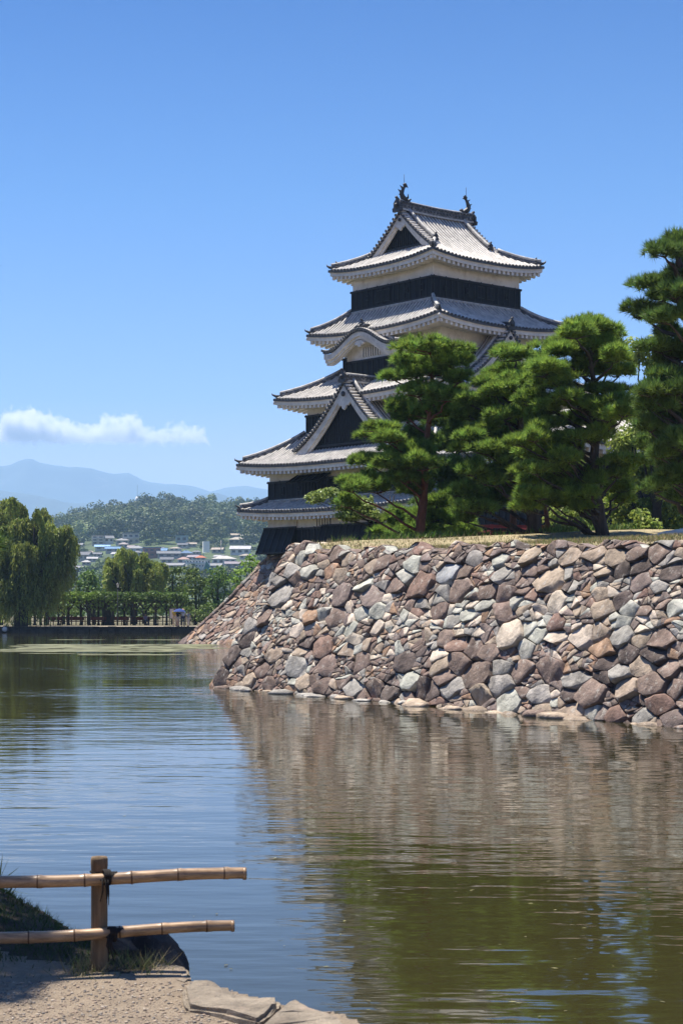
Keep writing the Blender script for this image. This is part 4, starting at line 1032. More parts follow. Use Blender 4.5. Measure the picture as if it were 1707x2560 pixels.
b = on_lawn(975, 64); leafy('broadleaf_tree', 'small pale-leaved tree with thin twigs reaching out in front of the lowest roof', 'tree', b,
    px_blobs(b, 64, [(815,1235,42,14),(790,1252,30,12),(850,1265,40,16),(880,1285,48,18),(855,1290,28,10),(920,1275,36,20),(830,1225,24,9),(940,1290,26,16),(905,1250,30,14),(770,1245,14,8),(845,1248,40,18),(900,1268,44,20),(870,1300,40,14)], 0.6), M_leafp, 0.14, 0.07, 760, seed=47, stems=2, lumps=6)

# turret with red balcony behind the pines
TUR = empty('moon_viewing_turret', (X(1480, 92), 96, 0), R(30), label='low white turret with a red lacquered balcony, glimpsed behind the pine trunks', cat='turret')
walls(TUR, 9.0, 10.0, 4.3, 9.6, 10.9)
roof_tier(TUR, 5.9, 6.4, 0.6, 1.1, 10.5, 12.9, 0.35)
mb = MB()
for k, T in enumerate((TL, TR)):
    half, q = (5.5, 4.5) if k == 0 else (4.5, 5.5)
    mb.box((0, q+0.62, 5.35), (2*half+2.4, 1.2, 0.16), 0, T)
    for z in (5.75, 6.05, 6.35): mb.box((0, q+1.15, z), (2*half+2.6, 0.09, 0.10), 0, T)
    for i in range(12): mb.box((-half-1+(2*half+2)*i/11, q+1.15, 5.9), (0.11, 0.11, 1.05), 0, T)
    for i in range(6): mb.box((-half+(2*half)*i/5, q+1.05, 4.75), (0.16, 0.16, 1.2), 0, T)
mb.build('balcony', [M_red], TUR)

RL = empty('red_railing', (X(1312, 76), 76, 4.45), R(8), label='red lacquered balcony railing glimpsed between the reddish and the dark trunk', cat='railing')
mb = MB()
for z in (0.55, 0.95, 1.32): mb.box((0, 0, z), (7.0, 0.10, 0.13))
for i in range(8): mb.box((-3.4+6.8*i/7, 0, 0.75), (0.12, 0.12, 1.3))
mb.build('rail', [M_red], RL)
mb = MB(); mb.box((0, 0.3, 0.15), (7.2, 0.8, 0.5)); mb.build('base', [M_white], RL)
# grass on the wall top
def grass_patch(name, label_, pts, h0, h1, wd, m, lean=0.35):
    n = len(pts); pts = np.asarray(pts)
    a = rng.uniform(0, 6.28, n); h = rng.uniform(h0, h1, n)[:, None]
    s = np.stack([np.cos(a), np.sin(a), np.zeros(n)], 1)*wd/2
    tip = rng.normal(size=(n, 3))*lean; tip[:, 2] = 1
    V = np.empty((n, 3, 3)); V[:, 0] = pts-s; V[:, 1] = pts+s; V[:, 2] = pts+tip*h
    col = np.repeat(rng.uniform(0.65, 1.3, n), 3)[:, None]*np.ones((1, 3)); g = np.repeat(rng.random(n) < 0.3, 3)
    col[g] *= np.array([0.55, 0.85, 0.45])
    o = tri_mesh(name, V.reshape(-1, 3), m, None, col); tag(o, kind='stuff', label=label_, cat='grass'); return o
rng = np.random.default_rng(99); rnd = random.Random(99)
M_dry = leafmat('dry_grass', (0.30, 0.25, 0.13), 0.2, 1.0, 0.3)
pts = []
while len(pts) < 18000:
    u = rnd.uniform(1.4, 26); bk = abs(rnd.gauss(0, 5.5))+0.0
    p = WB+TD*u+IN*(BAT+0.1+bk); pts.append((p[0], p[1], lawn_z(p[0], p[1])-0.02))
grass_patch('grass', 'dry straw-coloured grass along the top of the moat wall', pts, 0.03, 0.13, 0.03, M_dry)
# weeds at the back of the lawn
pts = []
for _ in range(2600):
    px = rnd.choice([rnd.gauss(1110, 50), rnd.gauss(1010, 40), rnd.gauss(1420, 60), rnd.uniform(830, 1600)]); d = rnd.uniform(57, 63); q = on_lawn(px, d); pts.append((q.x, q.y, q.z))
M_weed = leafmat('weeds', (0.13, 0.19, 0.04), 0.3, 1.0, 0.3)
grass_patch('grass', 'green weeds in tufts at the foot of the pines', pts, 0.08, 0.28, 0.05, M_weed, 0.5)
# pale rock at the right end of the lawn
def rock(name, label, cat, c, r, m, seed, parent=None, group=None, flat=1.0, sub=3, amp=0.28, rz=0):
    bm = bmesh.new(); bmesh.ops.create_icosphere(bm, subdivisions=sub, radius=1)
    rr = random.Random(seed); pl = [(Vector((rr.gauss(0, 1), rr.gauss(0, 1), rr.gauss(0, 1))).normalized(), rr.uniform(0.62, 0.9)) for _ in range(11)]
    for v in bm.verts:
        for nrm, dd in pl:
            k = v.co.dot(nrm)-dd
            if k > 0: v.co -= nrm*k
        v.co *= 1+amp*0.5*noise.noise(v.co*1.6+Vector((seed, 0, 0)))+amp*0.2*noise.noise(v.co*5+Vector((0, seed, 0)))
    for v in bm.verts: v.co = Vector((v.co.x*r[0], v.co.y*r[1], v.co.z*r[2]))
    me = bpy.data.meshes.new(name); bm.to_mesh(me); bm.free(); me.materials.append(m)
    o = bpy.data.objects.new(name, me); o.location = c; o.rotation_euler = (0, 0, rz); link(o, parent)
    if label: tag(o, label, cat, group)
    return o
M_palerock = mat('pale_rock', (0.55, 0.52, 0.46), 0.9, 0.15, 2, 0.4, 8)
q = on_lawn(1700, 53); rock('pale_rock', 'long whitish rock lying in the grass under the edge pine', 'rock', q+Vector((0.25, 0, -0.05)), (1.4, 0.8, 0.36), M_palerock, 4)

# ---------------------------------------------------------------- far bank of the moat
M_kerb = mat('bank_stone', (0.055, 0.048, 0.04), 0.9, 0.4, 1.5, 0.6, 5)
BK = empty('bank_wall', (0, 175.3, 0), label='low dark stone retaining wall along the far side of the moat', cat='retaining wall')
mb = MB()
x = -75.0
while x < 30:
    w_ = rnd.uniform(0.5, 1.1); hh = rnd.uniform(0.40, 0.52)
    mb.box((x+w_/2, rnd.uniform(-.06, .06), hh/2-0.1), (w_-0.04, 0.5, hh+0.1)); mb.box((x+w_/2, 0.05+rnd.uniform(-.05, .05), hh+0.07), (w_-0.03, 0.55, 0.16)); x += w_
mb.build('stone_face', [M_kerb], BK)
# pergola
PD = 186.0
PER = empty('pergola', (X(265, PD), PD, 0.6), label='long dark timber pergola roofed with green vines beside the moat', cat='pergola')
def prel(px, d, z): return (X(px, d)-PER.location.x, d-PD, z-0.6)
def ppost(px, d, r):
    mb = MB(); b = prel(px, d, 0.6); t = prel(px, d, 3.05)
    mb.beam(b, t, r*2, r*2); 
    for s in (-1, 1): mb.beam((b[0], b[1], 1.55), (b[0]+s*0.75, b[1], 2.45), 0.17, 0.15)
    mb.box((b[0], b[1], 0.1), (r*3, r*3, 0.25))
    mb.build('post', [M_wood], PER)
for px in (62, 88, 116, 172, 224, 283, 337, 390, 443): ppost(px, PD, 0.12)
for px in (75, 103, 147, 203, 247, 312, 365, 417): ppost(px, PD+3.2, 0.10)
mb = MB()
for d in (PD, PD+3.2, PD+1.6): mb.beam(prel(50, d, 3.1), prel(455, d, 3.1), 0.22, 0.36)
for i in range(30): px = 52+i*13.8; mb.beam(prel(px, PD-0.6, 3.28), prel(px, PD+3.8, 3.28), 0.12, 0.12)
mb.build('beam', [M_wood], PER)
n = 9000
xs = rng.uniform(75, 470, n); top_ = np.array([0.75+0.35*noise.noise(Vector((q*0.03, 0, 0))) for q in xs])
ds = PD+rng.uniform(-1.1, 4.2, n); zz = 3.32+top_*rng.uniform(-0.15, 1.0, n)
hang = rng.random(n) < 0.05; zz[hang] = 3.1-rng.random(hang.sum())**2*0.9; ds[hang] = PD-0.9+rng.normal(size=hang.sum())*0.3
Vv = np.stack([(xs-853.5)/F*ds-PER.location.x, ds-PD, zz-0.6], 1)
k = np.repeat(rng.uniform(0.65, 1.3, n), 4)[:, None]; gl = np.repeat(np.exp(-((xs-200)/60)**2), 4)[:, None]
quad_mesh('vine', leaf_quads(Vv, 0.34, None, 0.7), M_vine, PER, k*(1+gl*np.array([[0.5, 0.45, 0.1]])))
# slatted rail fence behind the pergola, benches
FE = empty('low_fence', (X(265, 191), 191, 0.6), label='low dark post-and-rail fence behind the pergola benches', cat='fence')
mb = MB(); 
for z in (0.45, 0.85): mb.box((0, 0, z), (19, 0.06, 0.08))
for i in range(40): mb.box((-9.5+i*19/39, 0, 0.5), (0.09, 0.09, 1.0))
mb.build('rail', [M_wood], FE)
M_bench = mat('bench_red', (0.16, 0.035, 0.022), 0.7, 0.2)
bp = None
for i, (px, lab) in enumerate([(134, 'red-backed bench under the pergola nearest the big willow trunk'), (188, 'red-backed bench under the pergola between second and third front posts'), (243, 'red-backed bench beside the thick trunk inside the pergola'), (300, 'red-backed bench under the middle of the pergola'), (352, 'red-backed bench under the pergola just left of the seated person')]):
    loc = (X(px, 187.5), 187.5, 0.62)
    if bp is None:
        bp = empty('bench', loc); s_ = MB(); s_.box((0, 0, 0.42), (1.9, 0.45, 0.06)); s_.build('seat', [M_bench], bp)
        s_ = MB(); s_.box((0, 0.25, 0.72), (1.9, 0.05, 0.36)); s_.build('backrest', [M_bench], bp)
        for sx in (-1, 1):
            s_ = MB(); s_.box((sx*0.8, 0, 0.2), (0.08, 0.42, 0.4)); s_.box((sx*0.8, 0.23, 0.55), (0.08, 0.06, 0.7)); s_.build('leg', [M_wood], bp)
        o = bp
    else: o = copy_tree(bp); o.location = loc
    tag(o, lab, 'bench', 'benches under the pergola')
# thick trunk inside the pergola, shrubs behind it
rng = np.random.default_rng(5); rnd = random.Random(5)
mb = MB(); r_ = empty('tree_trunk', (X(267, 188.5), 188.5, 0.6), label='thick old vine trunk rising through the pergola', cat='tree trunk')
mb.tube([(0, 0, -0.1), (0.05, 0, 1.0), (-0.1, 0, 2.0), (0.1, 0, 2.9)], [0.62, 0.5, 0.48, 0.65], 10); mb.build('trunk', [M_bark_w], r_)

def willow(name, label, base, clumps, trunk, seed, r0, group=None, bright=1.0, dens=1.0):
    """clumps: (px, py, rx, ry, drop) photo-pixel sprays, strands falling from each"""
    global rng, rnd
    rng = np.random.default_rng(seed); rnd = random.Random(seed)
    d = base[1]; mp = d/F; b = Vector(base)
    root = empty(name, base, label=label, cat='willow tree', group=group)
    V, C = [], []; tb = MB(); top = Vector((0, 0, 0))
    sub = []
    for (px, py, rx, ry, dr) in clumps:
        sub.append((px, py, rx*0.8, ry*0.9, dr))
        for _ in range(3): sub.append((px+rnd.uniform(-.8, .8)*rx, py+rnd.uniform(-1.0, 0.9)*ry, rx*rnd.uniform(.25, .5), ry*rnd.uniform(.4, .8), dr*rnd.uniform(.35, .9)))
    for (px, py, rx, ry, dr) in sub:
        c = P(px, py, d+rnd.uniform(-2.5, 2.5))-b; top = c if c.z > top.z else top
        ck = rnd.uniform(0.8, 1.2)
        n = int(dens*30*(rx*mp)*(rx*mp+ry*mp)*0.5)+30
        for _ in range(n):
            dv = rand_dirs(1, 0.4)[0]; dv[2] = abs(dv[2])
            st = np.array(c)+dv*np.array([rx*mp, rx*mp*0.8, ry*mp])*rnd.uniform(0.5, 1.0)
            L_ = dr*mp*rnd.uniform(0.35, 1.15); m_ = max(3, int(L_/0.16))
            t = np.linspace(0, 1, m_)[:, None]
            sw = np.array([rnd.uniform(-.12, .12), rnd.uniform(-.12, .12), 0])*L_+np.array([dv[0], dv[1], 0])*0.5
            pth = st+sw*t*(2-t)*0.7+np.array([0, 0, -1])*t**1.25*L_
            pth += rng.normal(size=pth.shape)*0.05
            dn = np.tile([0, 0, -1.0], (m_, 1))+rng.normal(size=(m_, 3))*0.45
            pr = np.cross(dn, rng.normal(size=(m_, 3))); pr /= np.linalg.norm(pr, axis=1, keepdims=True)+1e-9
            q = np.empty((m_, 3, 3)); wd = 0.075; q[:, 0] = pth-pr*wd; q[:, 1] = pth+pr*wd; q[:, 2] = pth+dn*0.34
            V.append(q.reshape(-1, 3)); C.append(np.full((m_*3, 3), 1.0)*rnd.uniform(0.7, 1.3)*bright*ck*np.array([1+0.25*rnd.random(), 1.05, 0.9]))
        branch_tube(tb, (0, 0, max(1.5, c.z*0.35)), c+Vector((0, 0, ry*mp*0.3)), r0*0.35, 0.05, 0.07)
    tp = [Vector((X(px, d)-b.x, rnd.uniform(-.2, .2), Z(py, d)-b.z)) for px, py in trunk]; tp[0].z = -0.2
    tb.tube(tp, [r0*(1-0.6*i/len(tp)) for i in range(len(tp))], 9)
    tb.build('trunk', [M_bark_w], root)
    tri_mesh('crown', np.concatenate(V), M_willow, root, np.concatenate(C)); return root
willow('willow_tree', 'large old weeping willow hanging over the far moat bank', (X(52, 178), 178, 0.6),
    [(60,1310,38,24,130),(95,1330,34,20,150),(20,1340,34,22,150),(120,1315,26,14,130),(150,1330,28,14,130),(175,1345,16,12,110),(165,1375,24,14,100),(60,1370,44,22,150),(110,1375,40,20,130),(10,1395,36,20,140),(140,1400,30,14,120),(45,1420,44,22,130),(95,1430,40,20,120),(130,1440,22,14,90),(70,1470,40,18,80),(15,1460,36,18,100),(105,1283,18,10,60),(150,1360,26,12,110)],
    [(52, 1566), (54, 1500), (60, 1420), (70, 1340)], 61, 0.75, dens=1.3)
willow('willow_tree', 'taller willow behind the old one, its feathery crown reaching highest at the picture edge', (X(-5, 192), 192, 0.6),
    [(20,1262,30,18,90),(48,1268,22,16,90),(-15,1280,34,22,120),(35,1300,30,18,100),(8,1320,32,18,110),(108,1290,18,14,80),(-30,1350,40,24,150),(60,1310,20,14,80)],
    [(-5, 1560), (-2, 1450), (10, 1330)], 63, 0.6, dens=1.3)
willow('willow_tree', 'rounded weeping willow with long light strands behind the pergola', (X(335, 206), 206, 0.6),
    [(305,1385,20,16,90),(285,1405,20,14,110),(330,1388,24,14,90),(355,1400,24,14,90),(380,1408,22,12,80),(400,1412,14,10,60),(300,1420,24,14,90),(345,1425,30,14,80),(385,1430,22,12,60),(275,1430,16,12,80)],
    [(335, 1560), (335, 1480), (325, 1410)], 65, 0.45, bright=1.15, dens=1.7)
# park trees beyond the pergola
def park(name, label, px, d, blobs, seed, m=None, cat='tree', tr=0.18, n=60, size=0.42, group=None):
    b = Vector((X(px, d), d, 0.62))
    return leafy(name, label, cat, b, px_blobs(b, d, blobs, 1.5), m or M_mid, size, tr, n, seed=seed, group=group, lumps=10)
park('pine_tree', 'round clipped dark pine between the big willow and the rounded willow', 222, 202, [(222,1440,26,18),(205,1460,24,16),(240,1455,26,18),(225,1475,34,16),(250,1480,20,14),(195,1485,18,14)], 71, cat='pine tree', m=M_needle2, n=95, size=0.36)
park('pine_tree', 'small flat-topped pine just right of the big willow', 160, 200, [(155,1448,20,7),(170,1462,20,7),(150,1475,22,9)], 72, cat='pine tree', m=M_needle2, n=80)
park('shrub', 'bright yellow-green shrub above the left half of the pergola', 235, 193, [(200,1488,28,12),(240,1483,26,11),(170,1490,24,13)], 73, cat='shrub', m=M_vine, n=80, size=0.36)
park('broadleaf_tree', 'open spreading tree with visible limbs right of the rounded willow', 432, 208, [(415,1430,30,14),(450,1428,30,14),(430,1450,44,18),(470,1450,26,16),(400,1455,22,16),(440,1475,50,16)], 74, m=M_mid, n=48)
park('broadleaf_tree', 'bushy green tree filling the bank right of the spreading tree', 490, 204, [(485,1435,28,14),(505,1455,32,20),(480,1475,36,20),(515,1490,34,22),(490,1510,40,18)], 75, m=M_vine, n=70)
park('pine_tree', 'dense dark green pine next to the sloping stone base', 545, 200, [(545,1428,32,13),(530,1445,30,14),(565,1445,28,14),(545,1465,36,18),(560,1490,30,18),(525,1485,26,18),(545,1515,36,16)], 76, cat='pine tree', m=M_needle2, n=95, size=0.36)
park('pine_tree', 'bright green garden pine growing beside the upper corner of the keep base', 630, 178, [(632,1395,24,9),(615,1410,22,10),(645,1410,20,10),(622,1428,24,10),(600,1432,18,10),(590,1450,26,12),(600,1470,30,14)], 77, cat='pine tree', m=M_needle, n=100, size=0.33, tr=0.2)
park('shrub', 'green shrub with reddish twigs behind the strolling people', 488, 192, [(470,1528,22,12),(500,1535,28,14),(530,1540,28,16),(480,1548,24,10)], 78, cat='shrub', m=M_mid, n=90, size=0.3)
park('broadleaf_tree', 'low leafy tree behind the right end of the pergola', 360, 212, [(330,1468,40,12),(385,1470,36,14),(420,1480,26,14)], 79, n=60)
for i, (px, lab) in enumerate([(60, 'first'), (120, 'second'), (180, 'third'), (240, 'fourth'), (310, 'fifth'), (385, 'sixth'), (440, 'last')]):
    park('orchard_tree', '%s low shade tree seen between the pergola posts, counting from the big willow' % lab if i else 'low shade tree directly behind the big willow trunk', px, 203+i % 3*3, [(px-16, 1520, 22, 12), (px+14, 1516, 24, 13), (px, 1532, 26, 9)], 80+i, n=42, tr=0.07, group='shade trees behind the pergola')
for i, (px, wd, lab) in enumerate([(350, 20, 'clipped yellow-green hedge behind the left pergola benches'), (362, 9, 'small clipped hedge beside the seated person'), (384, 10, 'clipped hedge right of the seated person')]):
    px = (150, 352, 384)[i]
    park('hedge', lab, px, 200, [(px-wd, 1546, wd, 5), (px, 1546, wd, 5), (px+wd, 1546, wd, 5)], 90+i, cat='hedge', m=M_vine, n=160, size=0.25, tr=0)
park('broadleaf_tree', 'dark leafy thicket between the notice board and the sloping stone base', 520, 197, [(470,1535,26,14),(500,1545,30,14),(540,1545,34,16),(575,1540,30,18),(520,1525,30,16),(440,1545,20,10)], 97, m=M_mid, n=90, size=0.36)
park('hedge', 'long dark green hedge closing the view under the pergola', 265, 216, [(70+i*42, 1528+3*(i % 2), 34, 24) for i in range(13)], 95, cat='hedge', m=M_needle2, n=110, size=0.4, tr=0)

# lantern, notice board, floodlight
M_metal = mat('dark_metal', (0.05, 0.05, 0.05), 0.5, 0.1); M_glassw = mat('lamp_glass', (0.55, 0.55, 0.52), 0.3, 0.05)
LP = empty('street_lamp', (X(295, 184), 184, 0.62), label='park lantern on a pole in front of the rounded willow', cat='street lamp')
mb = MB(); mb.tube([(0, 0, 0), (0, 0, 3.95)], [0.06, 0.045], 8); mb.build('pole', [M_metal], LP)
mb = MB(); mb.lathe([(0.07, 3.93), (0.14, 4.22), (0.14, 4.25)], (0, 0, 0), 8); mb.build('lamp_glass', [M_glassw], LP)
mb = MB(); mb.lathe([(0.2, 4.24), (0.14, 4.34), (0.04, 4.42), (0.0, 4.5)], (0, 0, 0), 8); mb.build('lamp_cap', [M_metal], LP)
NB = empty('notice_board', (X(433, 182), 182, 0.62), label='tall pale blank-faced notice board at the right end of the pergola', cat='notice board')
M_board = mat('board_grey', (0.36, 0.34, 0.33), 0.6, 0.06)
mb = MB(); mb.box((0, 0, 1.25), (0.66, 0.05, 1.0)); mb.build('panel', [M_board], NB)
mb = MB()
for sx in (-1, 1): mb.box((sx*0.36, 0, 0.9), (0.07, 0.08, 1.8))
mb.box((0, 0, 1.79), (0.8, 0.09, 0.07)); mb.box((0, 0, 0.73), (0.66, 0.07, 0.06)); mb.build('frame', [M_wood], NB)
FL = empty('floodlight', (X(14, 174.7), 174.7, 0.35), label='round white-faced floodlight in a dark housing on the far bank wall', cat='floodlight')
mb = MB(); mb.tube([(0, 0.2, 0), (0, -0.25, 0)], [0.30, 0.36], 14); mb.tube([(0, 0, -0.5), (0, 0, -0.2)], 0.06, 6); mb.build('housing', [M_metal], FL)
mb = MB(); mb.tube([(0, -0.255, 0), (0, -0.29, 0)], [0.25, 0.22], 16); mb.build('lens', [M_glassw], FL)

# people on the far bank: one skinned body each, clothing and hair as children
M_skin = mat('skin', (0.42, 0.26, 0.19), 0.6, 0.05); M_hair = mat('hair', (0.015, 0.012, 0.010), 0.6, 0.1)
def cloth(n_, c): return mat('cloth_'+n_, c, 0.9, 0.1)
def skin_obj(name, verts, edges, radii, m, parent, root=0):
    me = bpy.data.meshes.new(name); me.from_pydata(verts, edges, []); me.materials.append(m)
    o = bpy.data.objects.new(name, me); link(o, parent)
    md = o.modifiers.new('skin', 'SKIN'); sv = me.skin_vertices[0].data if me.skin_vertices else None
    if sv is None:
        bm = bmesh.new(); bm.from_mesh(me); bm.verts.layers.skin.verify(); bm.to_mesh(me); bm.free(); sv = me.skin_vertices[0].data
    for i, r in enumerate(radii): sv[i].radius = (r, r) if not isinstance(r, tuple) else r; sv[i].use_root = (i == root)
    s2 = o.modifiers.new('subsurf', 'SUBSURF'); s2.levels = 1; s2.render_levels = 1
    return o
def person(label, px, d, hgt, rz, top, bottom, hat=None, skirt_=False, sit=False, arm=None, step=0.16, z0=0.62):
    root = empty('person', (X(px, d), d, z0), rz, label=label, cat='person', group=None)
    k = hgt/1.7; dz = 0.0
    if sit: dz = -0.42
    def s(*p): return (p[0]*k, p[1]*k, p[2]*k)
    pel = (0, 0, 0.95+dz); che = (0, -0.02, 1.28+dz); nk = (0, -0.01, 1.46+dz); hd = (0, -0.03, 1.60+dz)
    legs = []
    for sx in (-1, 1):
        if sit: legs.append([(sx*0.10, 0, 0.92+dz), (sx*0.12, -0.44, 0.52), (sx*0.12, -0.46, 0.10), (sx*0.12, -0.60, 0.05)])
        else: legs.append([(sx*0.10, 0, 0.90), (sx*0.10, -sx*step*0.5-0.02, 0.49), (sx*0.10, -sx*step, 0.09), (sx*0.11, -sx*step-0.14, 0.04)])
    arms = []
    for sx in (-1, 1):
        if arm and sx == 1: arms.append([(sx*0.19, 0, 1.40+dz), (sx*0.26, -0.06, 1.15+dz), (sx*0.18, -0.28, 1.22+dz), (sx*0.17, -0.34, 1.25+dz)])
        elif sit: arms.append([(sx*0.19, 0, 1.40+dz), (sx*0.24, -0.05, 1.12+dz), (sx*0.14, -0.28, 1.02+dz), (sx*0.10, -0.34, 1.0+dz)])
        else: arms.append([(sx*0.19, 0, 1.40), (sx*0.24, 0.03+sx*0.05, 1.14), (sx*0.25, -0.04+sx*0.1, 0.90), (sx*0.25, -0.06+sx*0.1, 0.82)])
    vs = [s(*pel), s(*che), s(*nk), s(*hd), s(hd[0], hd[1], hd[2]+0.09)]; es = [(0, 1), (1, 2), (2, 3), (3, 4)]; rd = [0.13, 0.135, 0.055, 0.088, 0.06]
    for l in legs:
        b = len(vs); vs += [s(*q) for q in l]; es += [(0, b), (b, b+1), (b+1, b+2), (b+2, b+3)]; rd += [0.092, 0.06, 0.042, 0.035]
    for a in arms:
        b = len(vs); vs += [s(*q) for q in a]; es += [(1, b), (b, b+1), (b+1, b+2), (b+2, b+3)]; rd += [0.055, 0.04, 0.03, 0.028]
    skin_obj('body', vs, es, [r*k for r in rd], M_skin, root)
    ve = [s(*pel), s(*che), s(0, -0.01, 1.41+dz)]; ee = [(0, 1), (1, 2)]; re_ = [0.155, 0.160, 0.10]
    for a in arms: b = len(ve); mid = [(a[0][i]*0.4+a[1][i]*0.6) for i in range(3)]; ve += [s(*a[0]), s(*mid)]; ee += [(1, b), (b, b+1)]; re_ += [0.075, 0.062]
    skin_obj('shirt', ve, ee, [r*k for r in re_], top, root)
    vb = [s(*pel)]; eb = []; rb = [0.15]
    for l in legs:
        b = len(vb); e = l[2] if not skirt_ else [l[1][i]*0.9+l[0][i]*0.1 for i in range(3)]; vb += [s(*l[0]), s(*l[1]), s(*e)]; eb += [(0, b), (b, b+1), (b+1, b+2)]; rb += [0.108, 0.078, 0.062]
    skin_obj('trousers' if not skirt_ else 'shorts', vb, eb, [r*k for r in rb], bottom, root)
    mb = MB(); c = Vector(s(hd[0], hd[1]+0.015, hd[2]+0.035)); rr_ = 0.105*k
    mb.lathe([(rr_*math.sin(t), rr_*math.cos(t)) for t in np.linspace(0.01, 1.75, 7)], c, 10); mb.build('hair', [M_hair], root)
    if hat: 
        mb = MB(); mb.lathe([(0.0, 0.13*k), (0.09*k, 0.11*k), (0.11*k, 0.05*k), (0.19*k, 0.03*k)], c, 12); mb.build('hat', [hat], root)
    for sx in (-1, 1):
        mb = MB(); f_ = legs[(sx+1)//2][3]; mb.box(s(f_[0], f_[1]+0.07, 0.035), (0.09*k, 0.26*k, 0.07*k)); mb.build('shoe', [M_hair], root)
    return root
person('person in a yellow and dark top with khaki trousers walking ahead of the parasol', 437, 178.0, 1.74, 0.3, cloth('yellow', (0.45, 0.30, 0.04)), cloth('khaki', (0.42, 0.34, 0.25)))
pu = person('person in a black top and pale shorts carrying the blue parasol', 446, 176.6, 1.62, -0.2, cloth('black', (0.02, 0.02, 0.022)), cloth('pale', (0.55, 0.46, 0.38)), skirt_=True, arm=True)
person('person in a white shirt and navy trousers wearing a straw hat', 458, 176.9, 1.70, 0.15, cloth('white', (0.72, 0.72, 0.74)), cloth('navy', (0.03, 0.035, 0.07)), hat=cloth('straw', (0.40, 0.26, 0.16)), arm=True)
person('small person in grey with pale trousers trailing the group', 471, 177.5, 1.45, -0.35, cloth('grey', (0.22, 0.23, 0.24)), cloth('sand', (0.45, 0.40, 0.36)))
person('person in a lilac shirt sitting on a bench under the pergola', 364, 187.4, 1.66, 0.5, cloth('lilac', (0.26, 0.22, 0.34)), cloth('denim', (0.06, 0.08, 0.13)), sit=True)
pr = empty('parasol', pu.matrix_world.translation if False else (X(449, 176.4)-0.0, 176.35, 1.84), label='blue parasol held up by the person in black', cat='parasol')
mb = MB(); n = 8; rim = 0.62
vs = [(0, 0, 0.55)]+[(rim*0.6*math.cos(2*math.pi*k/n), rim*0.6*math.sin(2*math.pi*k/n), 0.45) for k in range(n)]+[(rim*math.cos(2*math.pi*k/n), rim*math.sin(2*math.pi*k/n), 0.24) for k in range(n)]
mb.add(vs, [(0, 1+k, 1+(k+1) % n) for k in range(n)]+[(1+k, 1+n+k, 1+n+(k+1) % n, 1+(k+1) % n) for k in range(n)]); mb.build('canopy', [cloth('blue', (0.03, 0.06, 0.22))], pr)
mb = MB(); mb.tube([(0, 0, 0.60), (0, 0, -0.12)], 0.012, 6); mb.build('shaft', [M_metal], pr)

# floating scum and weed on the far water
M_scum = mat('pond_scum', (0.16, 0.165, 0.085), 0.8, 0.4, 0.5)
Vs, Fs = [], []; b_ = 0
for (px0, px1, py0, py1, n) in ((60, 520, 1611, 1622, 120), (10, 420, 1622, 1630, 40), (180, 500, 1599, 1602, 10), (120, 500, 1634, 1638, 8)):
    for _ in range(n):
        py = rnd.uniform(py0, py1); px = rnd.uniform(px0, px1); d = H*F/(py-HZ); c = (X(px, d), d)
        rx, ry = rnd.uniform(0.5, 3.4), rnd.uniform(0.3, 1.3); m_ = 12; ph = rnd.random()*9
        Vs += [(c[0], c[1], 0.006+0.0004*(len(Fs) % 7))]+[(c[0]+rx*math.cos(6.283*k/m_)*(0.75+0.4*noise.noise(Vector((math.cos(6.283*k/m_)*1.5, math.sin(6.283*k/m_)*1.5, ph)))), c[1]+ry*math.sin(6.283*k/m_)*(0.75+0.4*noise.noise(Vector((math.cos(6.283*k/m_)*1.5, math.sin(6.283*k/m_)*1.5, ph)))), 0.006+0.0004*(len(Fs) % 7)) for k in range(m_)]
        Fs += [(b_, b_+1+k, b_+1+(k+1) % m_) for k in range(m_)]; b_ += m_+1
o = mesh_np('pond_scum', Vs, Fs, M_scum); tag(o, 'thin pale scum drifting in a band on the far water', 'pond scum', kind='stuff')
# fallen leaves on the near water
n = 70; pys = rng.uniform(1850, 2560, n)**1.0; pxs = rng.uniform(150, 1707, n); ds = H*F/(pys-HZ)
C = np.stack([(pxs-853.5)/F*ds, ds, np.full(n, 0.006)], 1)
a = rng.uniform(0, 6.28, n); s_ = rng.uniform(0.008, 0.028, n)[:, None]
u_ = np.stack([np.cos(a), np.sin(a), 0*a], 1)*s_; v_ = np.stack([-np.sin(a), np.cos(a), 0*a], 1)*s_*0.5
V = np.empty((n, 4, 3)); V[:, 0] = C-u_; V[:, 1] = C+v_; V[:, 2] = C+u_; V[:, 3] = C-v_
k = rng.uniform(0.4, 1.3, n); col = np.repeat(np.stack([k, k*0.95, k*0.7], 1), 4, 0)
o = quad_mesh('floating_leaves', V.reshape(-1, 3), leafmat('floating_leaf', (0.26, 0.26, 0.15), 0.2), None, col); tag(o, 'small fallen leaves and specks floating on the near water', 'floating leaves', kind='stuff')

